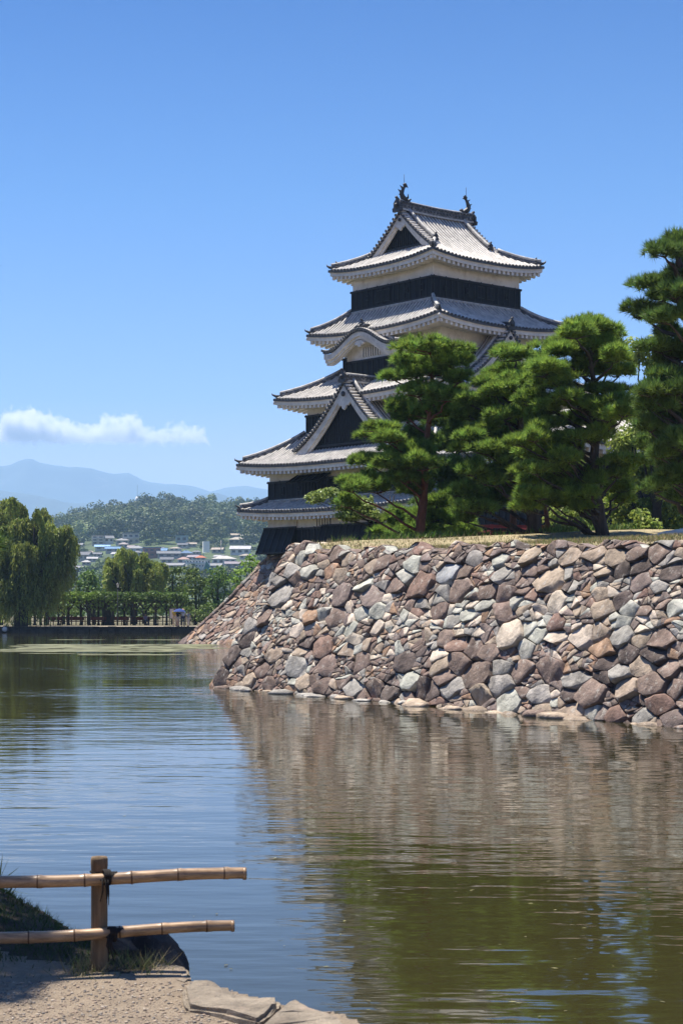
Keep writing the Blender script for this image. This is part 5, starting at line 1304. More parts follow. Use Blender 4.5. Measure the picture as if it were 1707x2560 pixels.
# ---------------------------------------------------------------- town on the hill
def hit(px, py):
    d = 650.0
    while d < 1500:
        x = X(px, d)
        if hill_z(x, d) >= Z(py, d): return Vector((x, d, hill_z(x, d)))
        d += 4
    return Vector((X(px, 1500), 1500, Z(py, 1500)))
M_win = mat('window_glass', (0.05, 0.06, 0.075), 0.25, 0.2); 
def wmat(c): return mat('wall_%d_%d_%d' % tuple(int(v*100) for v in c), c, 0.85, 0.08, 0.4)
def rmat(c): return mat('roof_%d_%d_%d' % tuple(int(v*100) for v in c), c, 0.7, 0.15, 0.6)
HOUSE_XY = []
def house(label, px, py, wpx, hpx, wc, rc, kind='gable', name='house', rz=None, storeys=2, cat='house', roofpx=None):
    p = hit(px, py); s = p.y/F; w_ = wpx*s*1.08; h = hpx*s*1.25; rz = rnd.uniform(-.25, .25) if rz is None else rz
    HOUSE_XY.append((p.x, p.y, w_*0.75)); dp = max(6.5, min(w_*0.75, 13))
    root = empty(name, p, rz, label=label, cat=cat, group='houses on the hillside')
    rh = h*(0.36 if kind in ('gable', 'hip') else 0.08); wh = h-rh
    mb = MB(); mb.box((0, 0, wh/2-1.5), (w_, dp, wh+3)); mb.build('wall', [wmat(wc)], root)
    mb = MB(); ov = 0.7
    if kind == 'gable':
        vs = [(sx*(w_/2+ov), sy*(dp/2+ov), wh-0.15) for sx in (-1, 1) for sy in (-1, 1)]+[(sx*(w_/2+ov), 0, h) for sx in (-1, 1)]
        vs += [(x, y, z-0.25) for x, y, z in vs]
        mb.add(vs, [(0, 2, 5, 4), (1, 4, 5, 3), (0, 4, 10, 6), (4, 1, 7, 10), (2, 8, 11, 5), (5, 11, 9, 3), (0, 6, 8, 2), (1, 3, 9, 7), (6, 10, 11, 8), (7, 9, 11, 10)])
        mb.add([(sx*w_/2, y, z) for sx in (-1, 1) for y, z in ((-dp/2, wh-0.1), (dp/2, wh-0.1), (0, h-0.3))], [(0, 1, 2), (3, 5, 4)])
        mb.beam((-w_/2-ov, 0, h), (w_/2+ov, 0, h), 0.4, 0.3)
    elif kind == 'hip':
        r_ = max(0.5, w_/2-dp/2)
        vs = [(sx*(w_/2+ov), sy*(dp/2+ov), wh-0.1) for sx in (-1, 1) for sy in (-1, 1)]+[(-r_, 0, h), (r_, 0, h)]
        mb.add(vs, [(0, 2, 5, 4), (1, 4, 5, 3), (0, 4, 1), (2, 3, 5), (0, 1, 3, 2)]); mb.beam((-r_, 0, h), (r_, 0, h), 0.4, 0.3)
    else:
        mb.box((0, 0, wh+rh/2), (w_+0.6, dp+0.6, rh))
    mb.build('roof', [rmat(rc)], root)
    fl = 1 if h < 5.5 else storeys; nw = max(2, int(w_/3.0))
    for f_ in range(fl):
        zc = wh*(f_+0.55)/fl
        for i in range(nw):
            x = -w_/2+w_*(i+0.5)/nw
            mb = MB(); mb.box((x, -dp/2-0.02, zc), (w_/nw*0.55, 0.12, wh/fl*0.42)); mb.build('window', [M_win], root)
    if kind == 'flat' and fl > 1:
        for f_ in range(1, fl):
            mb = MB(); mb.box((0, -dp/2-0.6, wh*f_/fl+0.3), (w_, 1.1, 0.7)); mb.build('balcony', [wmat(wc)], root)
    return root
W1, W2, W3, W4, W5 = (0.70, 0.68, 0.64), (0.56, 0.51, 0.44), (0.42, 0.38, 0.34), (0.30, 0.26, 0.23), (0.48, 0.50, 0.54)
G1, G2, G3, B1, B2, T1, O1 = (0.13, 0.135, 0.145), (0.20, 0.20, 0.21), (0.09, 0.095, 0.11), (0.10, 0.20, 0.34), (0.07, 0.13, 0.24), (0.30, 0.25, 0.20), (0.42, 0.12, 0.05)
rnd = random.Random(12)
house('beige apartment block with open galleries, highest on the left of the hillside', 246, 1362, 28, 19, W2, T1, 'flat', 'apartment_building', 0.1, 3, 'apartment building')
house('white building with a dark sloping roof touching the beige gallery block', 271, 1358, 21, 15, W1, G1, 'gable', rz=0.3)
house('long beige two-storey building with a dark flat roof, upper middle left', 329, 1360, 38, 22, W2, G1, 'flat', 'apartment_building', 0.05, 2, 'apartment building')
house('low grey-roofed house standing in front of the long beige building', 308, 1362, 30, 13, W2, G2, 'hip')
house('house with a bright light-blue metal roof below the gallery block', 257, 1376, 32, 11, W2, (0.22, 0.36, 0.52), 'gable')
house('house with a deep blue roof right of the light-blue one', 284, 1382, 34, 12, W3, B1, 'gable')
house('grey gabled house peeping out beside the big willow crown', 214, 1402, 24, 18, W3, G3, 'gable')
house('pale grey house with a low wide roof above the rounded willow', 342, 1383, 34, 15, W5, G2, 'hip')
house('brick-red walled house with a flat blue-grey roof', 380, 1394, 40, 20, (0.30, 0.13, 0.10), B2, 'flat', rz=0.15)
house('small beige house attached behind the brick-red one, blue roof edge', 406, 1389, 22, 14, W2, B1, 'gable')
house('pale turquoise two-storey house alone among trees, upper middle', 455, 1357, 27, 14, (0.42, 0.50, 0.52), (0.24, 0.38, 0.38), 'flat', rz=0.0)
house('small white-gabled house with a dark roof below the turquoise one', 459, 1371, 21, 10, W2, G3, 'gable')
house('small brown-roofed house right of the white-gabled one', 479, 1368, 19, 9, W3, T1, 'gable')
house('long low house with a wide slate-grey roof right of the brick-red house', 422, 1396, 50, 14, W3, G1, 'gable', rz=0.12)
house('tall grey house with blue-grey pyramid roof right of the long slate roof', 466, 1396, 29, 16, W3, B2, 'hip')
house('weathered beige house under a dark roof below the long slate roof', 418, 1410, 26, 14, W2, G3, 'gable')
house('pinkish-roofed house left of the white tower building', 460, 1410, 26, 14, W1, (0.30, 0.19, 0.16), 'hip')
house('house with an orange tile roof directly behind the white tower', 502, 1404, 22, 12, W2, O1, 'hip')
house('pale-walled house with a mauve roof left of the orange roof', 485, 1403, 22, 12, W1, (0.24, 0.20, 0.22), 'gable')
house('large house with a broad pale hip roof right of the white tower', 560, 1412, 54, 18, W1, (0.42, 0.40, 0.37), 'hip', rz=0.1)
house('white modern villa of stacked boxes high on the wooded slope', 508, 1328, 36, 13, (0.75, 0.73, 0.68), (0.6, 0.58, 0.54), 'flat', 'villa', 0.15, 1, 'villa')
house('white hall with one sloping bright roof, highest on the right of the hill', 560, 1323, 30, 13, W1, (0.70, 0.68, 0.63), 'gable', 'hall', 0.5, 1, 'hall')
house('tan-roofed house with dark veranda on the right slope', 594, 1361, 36, 15, W4, (0.33, 0.29, 0.24), 'hip')
house('cluster house with a tall pale tiled roof at the edge of the keep', 626, 1354, 38, 18, W2, (0.33, 0.31, 0.29), 'hip')
house('small dark gabled house above the tan-roofed one', 588, 1346, 18, 10, W4, T1, 'gable')
house('white apartment house with a long balcony front on the right slope', 602, 1388, 44, 18, W1, (0.40, 0.39, 0.40), 'gable', 'apartment_building', -0.05, 2, 'apartment building')
house('long grey shed roof just above the park trees in the middle', 436, 1424, 50, 13, W3, G2, 'gable')
house('small white-gabled house at the foot of the hill left of the clipped pine', 194, 1428, 22, 11, W1, G2, 'gable')
house('dark navy-walled house behind the flat-topped pine', 176, 1444, 28, 20, (0.05, 0.06, 0.09), G3, 'gable')
house('low mauve-roofed house below the balcony apartment house', 588, 1420, 44, 13, W3, (0.22, 0.19, 0.21), 'gable')
house('pale box-shaped house lowest on the right beside the keep base', 540, 1425, 26, 13, W1, G2, 'gable')
cnt = 0
while cnt < 22:
    px, py = rnd.uniform(195, 640), rnd.uniform(1368, 1428); p = hit(px, py)
    if any(math.hypot(p.x-h_[0], (p.y-h_[1])*0.5) < h_[2]+5 for h_ in HOUSE_XY) or (455 < px < 535 and py > 1395): continue
    house('small plain house squeezed in among the bigger houses on the hillside', px, py, rnd.uniform(15, 24), rnd.uniform(8, 12), rnd.choice([W1, W2, W1, W3]), rnd.choice([G1, G2, T1, (0.26, 0.22, 0.21), (0.34, 0.33, 0.33)]), rnd.choice(['gable', 'hip'])); cnt += 1
HOUSE_XY.append((X(495, 960), 960, 22))
# white tower building
p = hit(495, 1432); s = p.y/F
TW = empty('office_building', p, 0.12, label='white flat-roofed building with a blank tower, standing out in the lower town', cat='office building')
w_, h = 58*s, 30*s
mb = MB(); mb.box((0, 0, h/2-1.5), (w_, 12, h+3)); mb.build('wall', [wmat((0.82, 0.81, 0.78))], TW)
mb = MB(); mb.box((0, 0, h+0.25), (w_+0.8, 12.8, 0.5)); mb.build('roof', [rmat((0.40, 0.47, 0.44))], TW)
mb = MB(); mb.box((w_*0.36, 1, h+5.5*1.2), (16*s, 8, 28*s)); mb.build('tower', [wmat((0.80, 0.77, 0.71))], TW)
for f_ in range(3):
    mb = MB(); mb.box((-w_*0.06, -6.6, h*(f_+0.2)/3+0.3), (w_*0.85, 1.3, h*0.10)); mb.build('balcony', [wmat((0.66, 0.65, 0.62))], TW)
    for i in range(8):
        mb = MB(); mb.box((-w_*0.45+w_*0.9*i/7, -6.03, h*(f_+0.62)/3), (w_*0.065, 0.12, h*0.15)); mb.build('window', [M_win], TW)
p2 = hit(524, 1440)-Vector((0, 6, 0)); GT = empty('green_spire', p2, 0.1, label='narrow green pointed roof tower beside the white building', cat='tower')
mb = MB(); hh = 36*s; b_ = 3.6; mb.add([(-b_, -b_, 0), (b_, -b_, 0), (b_, b_, 0), (-b_, b_, 0), (-b_*0.35, -b_, hh), (-b_*0.35, b_, hh)], [(0, 1, 4), (1, 2, 5, 4), (2, 3, 5), (3, 0, 4, 5)]); mb.build('roof', [rmat((0.05, 0.20, 0.16))], GT)
mb = MB(); mb.beam((-b_, -b_-0.1, 0), (-b_*0.35, -b_-0.1, hh), 0.5, 0.5); mb.build('trim', [wmat(W1)], GT)
# lookout on the ridge
p = Vector((X(344, 1480), 1480, ridge_h(X(344, 1480), 1500)-1)); s = 1480/F
LK = empty('lookout_tower', p, 0, label='tiny white-capped lookout tower with a thin mast on the wooded ridge', cat='lookout tower')
mb = MB(); mb.box((0, 0, 6), (8.5*s*1.0, 3, 13)); mb.build('wall', [wmat(W2)], LK)
mb = MB(); mb.lathe([(5.5*s, 12), (5.5*s, 13), (3.5*s, 15), (0.01, 15.6)], (0, 0, 0), 12); mb.build('roof', [wmat((0.75, 0.73, 0.7))], LK)
mb = MB(); mb.tube([(0, 0, 15), (0, 0, 25)], 0.10, 5); mb.build('mast', [M_metal], LK)
for px, py, hp, lab in ((553, 1388, 36, 'tall concrete utility pole on the right slope left of the balcony apartment house'), (509, 1398, 34, 'utility pole behind the white tower building'), (190, 1428, 26, 'thin pole beside the big willow at the foot of the hill')):
    p = hit(px, py); s = p.y/F; r_ = empty('utility_pole', p, 0, label=lab, cat='utility pole', group='utility poles in the town')
    mb = MB(); mb.tube([(0, 0, -1), (0, 0, hp*s)], [0.28, 0.2], 6); mb.build('pole', [wmat(W3)], r_)
    mb = MB()
    for z in (0.97, 0.88): mb.box((0, 0, hp*s*z), (1.8, 0.14, 0.14))
    mb.build('crossarm', [M_metal], r_)

# forest over the hill: thousands of crowns that read as one wood
rng = np.random.default_rng(77); rnd = random.Random(77)
hx_ = np.array(HOUSE_XY)
VV, CC = [], []; cnt = 0
while cnt < 3600:
    d = rnd.uniform(690, 1530); px = rnd.uniform(-420, 760); x = X(px, d); t = (d-640)/860
    pd = 0.42+0.58*max(0, min(1, (t-0.45)/0.3))
    if t > 0.95: pd = 1
    if rnd.random() > pd: continue
    if ((hx_[:, 0]-x)**2+((hx_[:, 1]-d)*0.55)**2 < (hx_[:, 2]+4)**2).any(): continue
    if any(abs(x-h_[0]) < h_[2]*0.8+2 and 0 < h_[1]-d < 52 for h_ in HOUSE_XY): continue
    z = hill_z(x, d); r = (3.0+6.0*rnd.random()**1.6)*(0.42 if t < 0.5 else 1.0); hh = r*rnd.uniform(0.8, 1.25)
    n = int(150*(r/5)**2)+30
    pt, dr = bumps((x, d, z+hh*0.75), (r, r, hh), n, 6, 0.05, -0.3)
    VV.append(leaf_quads(pt, 1.5, dr, 0.85, tang=0.9)); k = rnd.uniform(0.75, 1.15)*(1+0.7*noise.noise(Vector((x*0.012, d*0.006, 7)))); y = max(0, min(1, 0.4+1.2*noise.noise(Vector((x*0.018, d*0.009, 1)))))+rnd.uniform(-.1, .2)
    kk = np.repeat(rng.uniform(0.8, 1.2, n), 4)[:, None]*k
    CC.append(kk*np.array([[1+0.5*y, 1+0.25*y, 1-0.05*y]])); cnt += 1
o = quad_mesh('forest', np.concatenate(VV), M_forest, None, np.concatenate(CC)); tag(o, 'mixed green woodland covering the hill behind the town', 'forest', kind='stuff')

# ---------------------------------------------------------------- near bank with the bamboo fence
GZ = 0.60
def gp(px, py, z=GZ): d = (H-z)*F/(py-HZ); return (X(px, d), d)
M_gravel = mat('gravel', (0.36, 0.285, 0.205), 0.95, 0.2, 9, 0.8, 60, col2=(0.25, 0.195, 0.14), spots=(70, 0.56, 0.66, (0.42, 0.355, 0.28), 0.6))
edge = [(2.6, 2.6), (1.2, 4.8), gp(890, 2600, 0.5), gp(830, 2555, 0.55), gp(760, 2515), gp(700, 2500), gp(640, 2487), gp(545, 2455), gp(490, 2446), gp(472, 2420), gp(430, 2408), gp(330, 2395), gp(250, 2350), gp(187, 2321), gp(134, 2290), gp(58, 2258), gp(0, 2225), gp(-120, 2190), gp(-500, 2165), gp(-1600, 2150)]
def inside_d(x, y):
    """signed distance to the bank edge (positive on land)"""
    best = 1e9; sg = 1
    for (a, b) in zip(edge[:-1], edge[1:]):
        ax, ay = a; bx, by = b; t = max(0, min(1, ((x-ax)*(bx-ax)+(y-ay)*(by-ay))/((bx-ax)**2+(by-ay)**2)))
        qx, qy = ax+(bx-ax)*t, ay+(by-ay)*t; dd = math.hypot(x-qx, y-qy)
        if dd < best: best = dd; sg = 1 if ((bx-ax)*(y-ay)-(by-ay)*(x-ax)) > 0 else -1
    return best*sg
def bank_z(x, y):
    s = inside_d(x, y)
    e = max(-1, min(1, s/0.10))
    z = GZ+0.012*noise.noise(Vector((x*3, y*3, 0)))
    mound = 0.16*math.exp(-((x+1.95)/0.55)**2)*(1 if y > 8.6 else math.exp(-((y-8.6)/0.5)**2))
    z += mound*max(0, min(1, s/0.25))
    if s < 0.02: z -= min(1.0, (0.02-s)*4.5)
    return z
GX = np.concatenate([np.arange(-7.5, -3.0, 0.15), np.arange(-3.0, 1.4, 0.045), np.arange(1.4, 3.0, 0.15)]); GY = np.concatenate([np.arange(2.5, 6.4, 0.3), np.arange(6.4, 12.5, 0.045)])
V = [(x, y, bank_z(x, y)) for y in GY for x in GX]; n_ = len(GX)
Fq = [(j*n_+i, j*n_+i+1, (j+1)*n_+i+1, (j+1)*n_+i) for j in range(len(GY)-1) for i in range(n_-1)]
Fq = [f for f in Fq if max(V[k][2] for k in f) > -0.3]
M_soil_shade = mat('bank_soil_shade', (0.075, 0.058, 0.040), 0.95, 0.35, 6, 0.9, 30)  # bare earth on the mound, with its deep shade put into the colour
def shaded_soil(f):
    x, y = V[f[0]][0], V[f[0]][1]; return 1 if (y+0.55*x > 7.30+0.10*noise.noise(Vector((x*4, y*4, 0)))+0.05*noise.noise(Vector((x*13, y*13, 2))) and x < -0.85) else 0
o = mesh_np('gravel_path', V, Fq, [M_gravel, M_soil_shade], k=4, smooth=True, mi=[shaded_soil(f) for f in Fq]); tag(o, kind='structure')
# loose pebbles
M_peb = mat('pebble', (1, 1, 1), 0.9, 0.15, 30, attr=True)
ico = bmesh.new(); bmesh.ops.create_icosphere(ico, subdivisions=1, radius=1); iv = np.array([v.co[:] for v in ico.verts]); jf = np.array([[v.index for v in f.verts] for f in ico.faces]); ico.free()
VV, FF, CC = [], [], []; b_ = 0
for _ in range(4000):
    px, py = rnd.uniform(-60, 830), rnd.uniform(2455, 2570); x, y = gp(px, py)
    if inside_d(x, y) < 0.05: continue
    r = 0.0018+0.0062*rnd.random()**3
    q = iv*(1+rng.normal(size=(len(iv), 1))*0.12)*r*np.array([rnd.uniform(.8, 1.4), rnd.uniform(.8, 1.4), rnd.uniform(.5, .9)])+np.array([x, y, bank_z(x, y)+r*0.25])
    VV.append(q); FF.append(jf+b_); b_ += len(iv)
    c = rnd.choice([(0.34, 0.27, 0.20), (0.40, 0.34, 0.27), (0.24, 0.19, 0.145), (0.33, 0.25, 0.19), (0.19, 0.17, 0.15)]); CC.append(np.tile(np.array(c)*rnd.uniform(.8, 1.2), (len(iv), 1)))
o = mesh_np('pebbles', np.concatenate(VV), np.concatenate(FF), M_peb, None, np.concatenate(CC)); tag(o, 'loose pale pebbles scattered over the gravel path', 'pebbles', kind='stuff')
# flat kerb slabs and rocks at the edge
M_slab = mat('kerb_slab', (0.33, 0.275, 0.21), 0.92, 0.3, 4, 1.0, 22, spots=(6, 0.55, 0.68, (0.46, 0.34, 0.26), 0.5))
def slab(label, pts, z0, z1, name='kerb_stone'):
    bm = bmesh.new(); vs = [bm.verts.new((*gp(px, py, z1), z1)) for px, py in pts]; f = bm.faces.new(vs)
    r_ = bmesh.ops.extrude_face_region(bm, geom=[f]); bmesh.ops.translate(bm, vec=(0, 0, z0-z1), verts=[v for v in r_['geom'] if isinstance(v, bmesh.types.BMVert)])
    bmesh.ops.recalc_face_normals(bm, faces=bm.faces)
    bmesh.ops.bevel(bm, geom=list(bm.edges), offset=0.018, segments=2, affect='EDGES')
    bmesh.ops.triangulate(bm, faces=bm.faces); bmesh.ops.subdivide_edges(bm, edges=bm.edges, cuts=2)
    for v in bm.verts: v.co += Vector((1, 1, 1))*0.012*noise.noise(v.co*6)+Vector((0, 0, 0.012*noise.noise(v.co*13)))
    me = bpy.data.meshes.new(name); bm.to_mesh(me); bm.free(); me.materials.append(M_slab)
    o = link(bpy.data.objects.new(name, me)); tag(o, label, 'kerb stone', 'stones edging the near bank')
slab('flat weathered slab with a pinkish stain beside the water', [(452, 2472), (480, 2447), (512, 2452), (545, 2456), (600, 2478), (640, 2487), (702, 2490), (704, 2502), (672, 2530), (645, 2552), (560, 2530), (470, 2505)], 0.25, 0.635)
slab('rough slab past the crack, running out of the bottom of the picture', [(648, 2560), (680, 2532), (712, 2504), (740, 2494), (770, 2508), (810, 2524), (866, 2552), (890, 2590), (700, 2640)], 0.2, 0.63)
slab('small broken slab at the tip of the fence shadow', [(415, 2418), (440, 2410), (466, 2416), (480, 2436), (488, 2447), (462, 2462), (430, 2452)], 0.3, 0.60)
M_rock = mat('shore_rock', (0.05, 0.045, 0.042), 0.9, 0.35, 4, 0.7, 14)
c = gp(368, 2390); rock('boulder', 'dark rounded boulder at the water edge behind the fence post', 'boulder', Vector((c[0]-0.01, c[1]+0.22, 0.46)), (0.20, 0.17, 0.24), M_rock, 29, sub=4, amp=0.3)
c = gp(288, 2385); rock('boulder', 'small dark rock wedged between the fence post and the boulder', 'boulder', Vector((c[0], c[1]+0.15, 0.58)), (0.13, 0.14, 0.12), M_rock, 19)
c = gp(955, 2580, 0.35); rock('boulder', 'pale grey rock poking up at the bottom edge of the picture', 'boulder', Vector((c[0]-0.02, c[1], 0.25)), (0.15, 0.15, 0.15), mat('grey_rock', (0.33, 0.30, 0.26), 0.95, 0.3, 6, 0.8, 20, spec=0.1), 31, sub=4, amp=0.35)
c = gp(225, 2350); rock('boulder', 'low dark stone in the shaded grass on the bank shoulder', 'boulder', Vector((c[0]-0.15, c[1]+0.1, 0.5)), (0.26, 0.22, 0.12), M_rock, 27)
# bamboo fence
M_bam = mat('bamboo', (0.37, 0.235, 0.125), 0.36, 0.4, 9, spec=0.5, stretch=(0.4, 5, 5), spots=(20, 0.55, 0.72, (0.16, 0.085, 0.04), 0.6))
M_node = mat('bamboo_node', (0.10, 0.055, 0.03), 0.7, 0.3, 20)
M_post = mat('weathered_post', (0.22, 0.15, 0.085), 0.85, 0.4, 14, 0.5, 18, stretch=(1.5, 1.5, 0.18), spots=(5, 0.56, 0.66, (0.10, 0.07, 0.05), 0.7))
M_rope = mat('black_rope', (0.02, 0.017, 0.015), 0.9, 0.2)
PX, PY = X(249, 7.95), 7.95
FN = empty('bamboo_fence', (PX, PY, GZ), label='low fence of two bamboo rails lashed to a round wooden post on the near bank', cat='fence')
def post(x, y):
    mb = MB(); r = 0.037
    prof = [(r*1.04, -0.3), (r*1.03, 0.0), (r, 0.2), (r*0.99, 0.455), (r*1.03, 0.462), (r*1.03, 0.492), (r*0.93, 0.503), (0.0, 0.506)]
    mb.lathe(prof, (x, y, 0), 20); mb.build('post', [M_post], FN)
post(0, 0); post(-1.75, 0.10)
def rail(z, pxl, pxr, yl, yr, pyl, pyr, rl, rr_):
    a = P(pxl, pyl, yl)-FN.location; b = P(pxr, pyr, yr)-FN.location; mb = MB()
    nodes = [0.0]; t = 0.06
    while t < 0.99: nodes.append(t); t += rnd.uniform(0.115, 0.14)
    pts, rs = [], []
    N = 120
    for i in range(N+1):
        t = i/N; r = rl+(rr_-rl)*t
        for nd in nodes:
            dn = abs(t-nd)
            if dn < 0.010: r *= 1.0+0.13*(1-dn/0.010)
        pts.append(a+(b-a)*t+Vector((0, 0, 0.006*math.sin(t*9)))); rs.append(r)
    mb.tube(pts, rs, 18)
    for nd in nodes:
        i = int(nd*N); q = pts[i]; q2 = pts[min(N, i+1)]; dv = (q2-q).normalized() if i < N else (pts[N]-pts[N-1]).normalized()
        mb.tube([q-dv*0.0045, q-dv*0.001, q+dv*0.001, q+dv*0.0035], [rs[i]*0.98, rs[i]*1.035, rs[i]*1.035, rs[i]*0.98], 18, 1, cap=False)
    ob = mb.build('rail', [M_bam, M_node], FN)
    e = MB(); dr = (b-a).normalized(); e.tube([b-dr*0.012, b+dr*0.003], [rr_*1.12, rr_*1.1], 16); e.tube([b+dr*0.003, b+dr*0.0045], [rr_*0.7, rr_*0.7], 14, 1); e.build('rail_end', [M_bam, M_dark], ob)
rail(0, -330, 614, 7.72, 7.98, 2216, 2184, 0.0285, 0.0255)
rail(0, -330, 584, 7.74, 7.98, 2362, 2315, 0.0275, 0.0235)
def lashing(px, py, r, drop):
    c = P(px, py, 7.86)-FN.location; mb = MB()
    for k in range(4):
        x0 = c.x+(k-1.5)*0.008
        mb.tube([(x0+0.012*math.cos(a), c.y+(r+0.004)*math.cos(a)*-1, c.z+(r+0.004)*math.sin(a)) for a in np.linspace(0, 2*math.pi, 17)], 0.0045, 6)
        mb.tube([(x0-0.01, c.y-r*0.9, c.z-r*0.4), (x0+0.03, c.y+0.03, c.z+0.02)], 0.004, 5)
    for k in range(4):
        x0 = c.x+rnd.uniform(-.015, .012); L_ = drop*rnd.uniform(0.6, 1.1)
        mb.tube([(x0, c.y-r-0.006, c.z-r*0.2), (x0+rnd.uniform(-.01, .015), c.y-r-0.005, c.z-L_*0.5), (x0+rnd.uniform(-.02, .02), c.y-r*0.6, c.z-L_)], [0.004, 0.0035, 0.002], 5)
    mb.build('rope_lashing', [M_rope], FN)
lashing(267, 2193, 0.028, 0.125); lashing(281, 2335, 0.027, 0.11)
mb = MB(); mb.tube([(0.04*math.cos(a), 0.04*math.sin(a), 0.437) for a in np.linspace(0, 6.283, 20)], 0.0035, 6); mb.tube([(0.035, -0.02, 0.437), (0.055, -0.03, 0.44)], [0.008, 0.006], 6); mb.build('rope_lashing', [M_rope], FN)
# grass on the shaded bank and tufts by the post
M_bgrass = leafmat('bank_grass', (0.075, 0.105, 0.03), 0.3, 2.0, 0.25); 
pts = []
while len(pts) < 5500:
    px, py = rnd.uniform(-150, 420), rnd.uniform(2200, 2450); x, y = gp(px, py); s = inside_d(x, y)
    if s < 0.03 or (py > 2415 and rnd.random() < 0.93): continue
    pts.append((x, y, bank_z(x, y)-0.01))
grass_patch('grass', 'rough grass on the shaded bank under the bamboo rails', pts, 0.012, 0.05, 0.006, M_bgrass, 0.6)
pts = []
for _ in range(380):
    px, py = (rnd.gauss(215, 28), rnd.gauss(2428, 8)) if rnd.random() < 0.55 else (rnd.gauss(350, 40), rnd.gauss(2420, 8)); x, y = gp(px, py)
    if inside_d(x, y) > 0.02: pts.append((x, y, bank_z(x, y)-0.005))
grass_patch('grass', 'dry straw tufts around the foot of the fence post', pts, 0.03, 0.10, 0.004, M_dry, 0.6)
# shrub with a thin stem at the picture edge, and the tree whose shade falls over the bank
b = Vector((-2.02, 10.4, 0.62))
mb = MB(); r_ = empty('shrub', b, 0, label='dark spiky-leaved shrub with a thin stem at the edge of the near bank', cat='shrub')
mb.tube([(-0.02, 0, -0.1), (-0.005, 0, 0.4), (0.0, 0, 0.7), (-0.1, 0, 1.1)], [0.03, 0.028, 0.025, 0.015], 8); mb.build('stem', [M_bark], r_)
V = []
for _ in range(30):
    c = np.array([rnd.gauss(-0.15, 0.13), rnd.gauss(-0.2, 0.3), rnd.uniform(-0.12, 0.02)]); dv = rand_dirs(9, 0.9)
    pr_ = np.cross(dv, [0, 0, 1]); pr_ /= np.linalg.norm(pr_, axis=1, keepdims=True)+1e-9
    q = np.empty((9, 3, 3)); q[:, 0] = c-pr_*0.014; q[:, 1] = c+pr_*0.014; q[:, 2] = c+dv*rnd.uniform(0.1, 0.24); V.append(q.reshape(-1, 3))
V = np.concatenate(V); tri_mesh('foliage', V, M_bgrass, r_, np.full(V.shape, 0.8))
rng = np.random.default_rng(123); rnd = random.Random(123)
b = Vector((-4.3, 9.6, 0.6)); r_ = empty('pine_tree', b, 0, label='near pine mostly out of the picture, its blurred branch showing at the edge', cat='pine tree')
tb = MB(); tb.tube([(0, 0, -0.2), (0.1, 0, 1.2), (-0.05, 0, 2.6), (0.2, 0, 4.2), (0.3, 0, 5.4)], [0.2, 0.17, 0.14, 0.09, 0.03], 9)
TV, TC = [], []
for (gx_, gy_, z, rx, rz) in [(-1.50,8.15,3.0,0.42,0.2),(-1.62,7.45,3.4,0.38,0.2),(-1.55,8.9,3.4,0.42,0.2),(-1.42,8.5,4.2,0.34,0.2),(-1.75,9.6,3.6,0.6,0.25),(-1.9,8.0,4.2,0.6,0.3),(-2.1,7.3,3.8,0.6,0.3),(-2.4,8.6,4.8,0.8,0.3),(-1.45,7.75,4.6,0.28,0.15),(-2.9,9.3,4.4,0.8,0.3),(-2.1,10.1,1.9,0.50,0.2),(-2.2,10.2,2.2,0.5,0.2),(-1.02,8.5,4.4,0.26,0.15),(-1.15,8.75,5.0,0.3,0.15),(-0.95,8.15,5.6,0.18,0.1),(-2.6,10.3,3.2,0.7,0.3),(-1.32,8.05,5.0,0.22,0.12)]:
    x, y = gx_-0.276*z+4.3, gy_+0.253*z-9.6
    pt, dr = bumps((x, y, z), (rx, rx, rz), int(420*rx), 8, 0.15, -0.2); dr = dr*0.7+np.array([0, 0, 0.7]); dr /= np.linalg.norm(dr, axis=1, keepdims=True)
    TV.append(needle_tufts(pt, dr, 26, 0.15, 0.008)); TC.append(np.repeat(rng.uniform(0.7, 1.2, len(pt)), 78)[:, None]*np.ones((1, 3)))
    branch_tube(tb, (0.1, 0, z*0.8), (x, y, z-0.1), 0.06, 0.015, 0.06)
tb.build('trunk', [M_bark], r_); tri_mesh('crown', np.concatenate(TV), M_needle2, r_, np.concatenate(TC))

# ---------------------------------------------------------------- air: haze box round the whole scene, cloud beyond it
def vol_mat(name, col, dens, noise_=None):
    m = bpy.data.materials.new(name); m.use_nodes = True; n, L = m.node_tree.nodes, m.node_tree.links
    n.remove(n['Principled BSDF']); v = n.new('ShaderNodeVolumePrincipled'); v.inputs['Color'].default_value = (*col, 1); v.inputs['Density'].default_value = dens
    L.new(v.outputs[0], n['Material Output'].inputs['Volume']); return m, v
HAZE = True
if HAZE:
    m, v = vol_mat('haze_air', (0.44, 0.69, 1.0), 0.00013)
    mb = MB(); mb.box((0, 5600, 438), (24000, 12400, 880)); o = mb.build('haze', [m]); tag(o, 'thin blue summer haze filling the air', 'haze', kind='stuff')

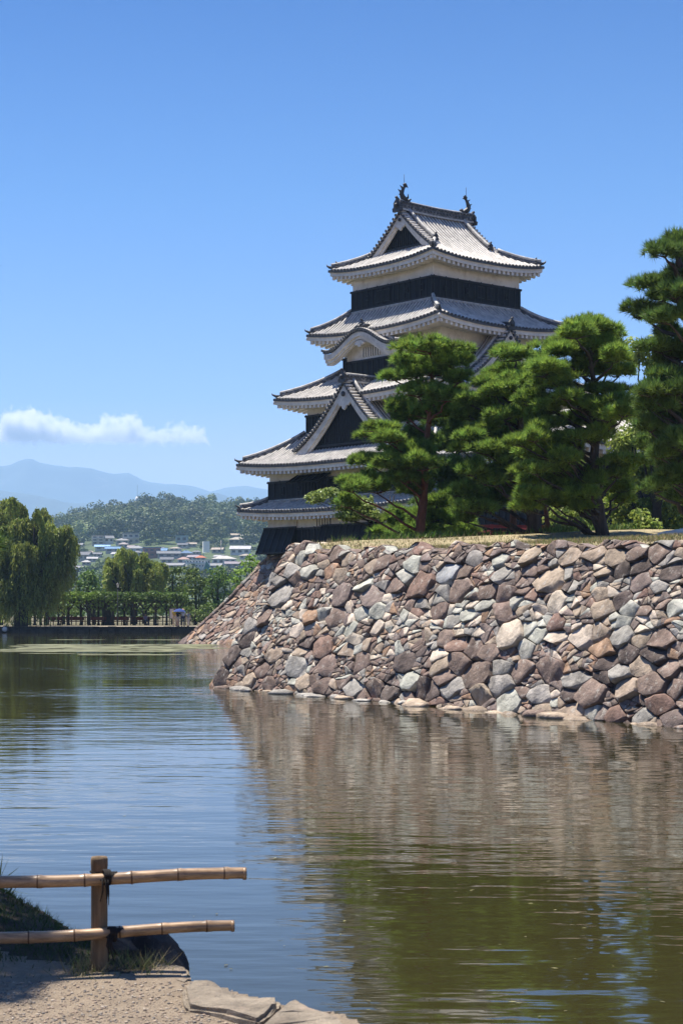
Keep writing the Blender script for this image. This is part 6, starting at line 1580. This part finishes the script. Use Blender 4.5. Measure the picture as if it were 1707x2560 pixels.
def cloud():
    W_, D_, H_ = 1420.0, 420.0, 330.0
    c = P(255, 1060, 11900)
    m = bpy.data.materials.new('cloud_vapour'); m.use_nodes = True; n, L = m.node_tree.nodes, m.node_tree.links
    n.remove(n['Principled BSDF']); v = n.new('ShaderNodeVolumePrincipled'); v.inputs['Color'].default_value = (1, 0.985, 0.975, 1); v.inputs['Anisotropy'].default_value = 0.0
    tc = n.new('ShaderNodeTexCoord'); sp = n.new('ShaderNodeSeparateXYZ'); L.new(tc.outputs['Object'], sp.inputs[0])
    def math_(op, a, b=None, c_=None):
        q = n.new('ShaderNodeMath'); q.operation = op
        for i, z in enumerate((a, b, c_)):
            if z is None: continue
            if isinstance(z, (int, float)): q.inputs[i].default_value = z
            else: L.new(z, q.inputs[i])
        return q.outputs[0]
    x = math_('DIVIDE', sp.outputs['X'], W_/2); z = math_('DIVIDE', sp.outputs['Z'], H_/2); y = math_('DIVIDE', sp.outputs['Y'], D_/2)
    def nz(sc_, det):
        t = n.new('ShaderNodeTexNoise'); t.inputs['Scale'].default_value = sc_; t.inputs['Detail'].default_value = det; t.inputs['Roughness'].default_value = 0.6; L.new(tc.outputs['Object'], t.inputs['Vector']); return t.outputs['Fac']
    n1 = math_('SUBTRACT', nz(0.0058, 1), 0.5); n2 = math_('SUBTRACT', nz(0.016, 5), 0.5)
    cr = n.new('ShaderNodeFloatCurve'); cv = cr.mapping.curves[0]
    prof = [(0.0, 0.2), (0.04, 0.62), (0.12, 0.86), (0.2, 0.74), (0.32, 0.66), (0.42, 0.42), (0.52, 0.56), (0.64, 0.60), (0.74, 0.38), (0.88, 0.40), (0.95, 0.36), (1.0, 0.1)]
    cv.points[0].location = prof[0]; cv.points[1].location = prof[-1]
    for p_ in prof[1:-1]: cv.points.new(*p_)
    cr.mapping.update()
    L.new(math_('MULTIPLY_ADD', x, 0.5, 0.5), cr.inputs['Value'])
    top = math_('MULTIPLY_ADD', cr.outputs[0], 1.6, -1.0)
    up = math_('ADD', math_('SUBTRACT', top, z), math_('ADD', math_('MULTIPLY', n1, 1.5), math_('MULTIPLY', n2, 2.1)))
    lo = math_('ADD', math_('SUBTRACT', z, -0.72), math_('MULTIPLY', n2, 1.2))
    yy = math_('SUBTRACT', 1.0, math_('MULTIPLY', y, y))
    d = math_('MINIMUM', math_('MINIMUM', up, math_('MULTIPLY', lo, 0.8)), yy)
    d = math_('MULTIPLY', math_('MAXIMUM', d, 0.0), 0.10); d = math_('MINIMUM', d, 0.028)
    L.new(d, v.inputs['Density']); L.new(v.outputs[0], n['Material Output'].inputs['Volume'])
    mb = MB(); mb.box((0, 0, 0), (W_*1.02, D_, H_*1.05)); o = mb.build('cloud', [m]); o.location = c
    tag(o, 'single low white cloud stretched above the mountains', 'cloud')
cloud()
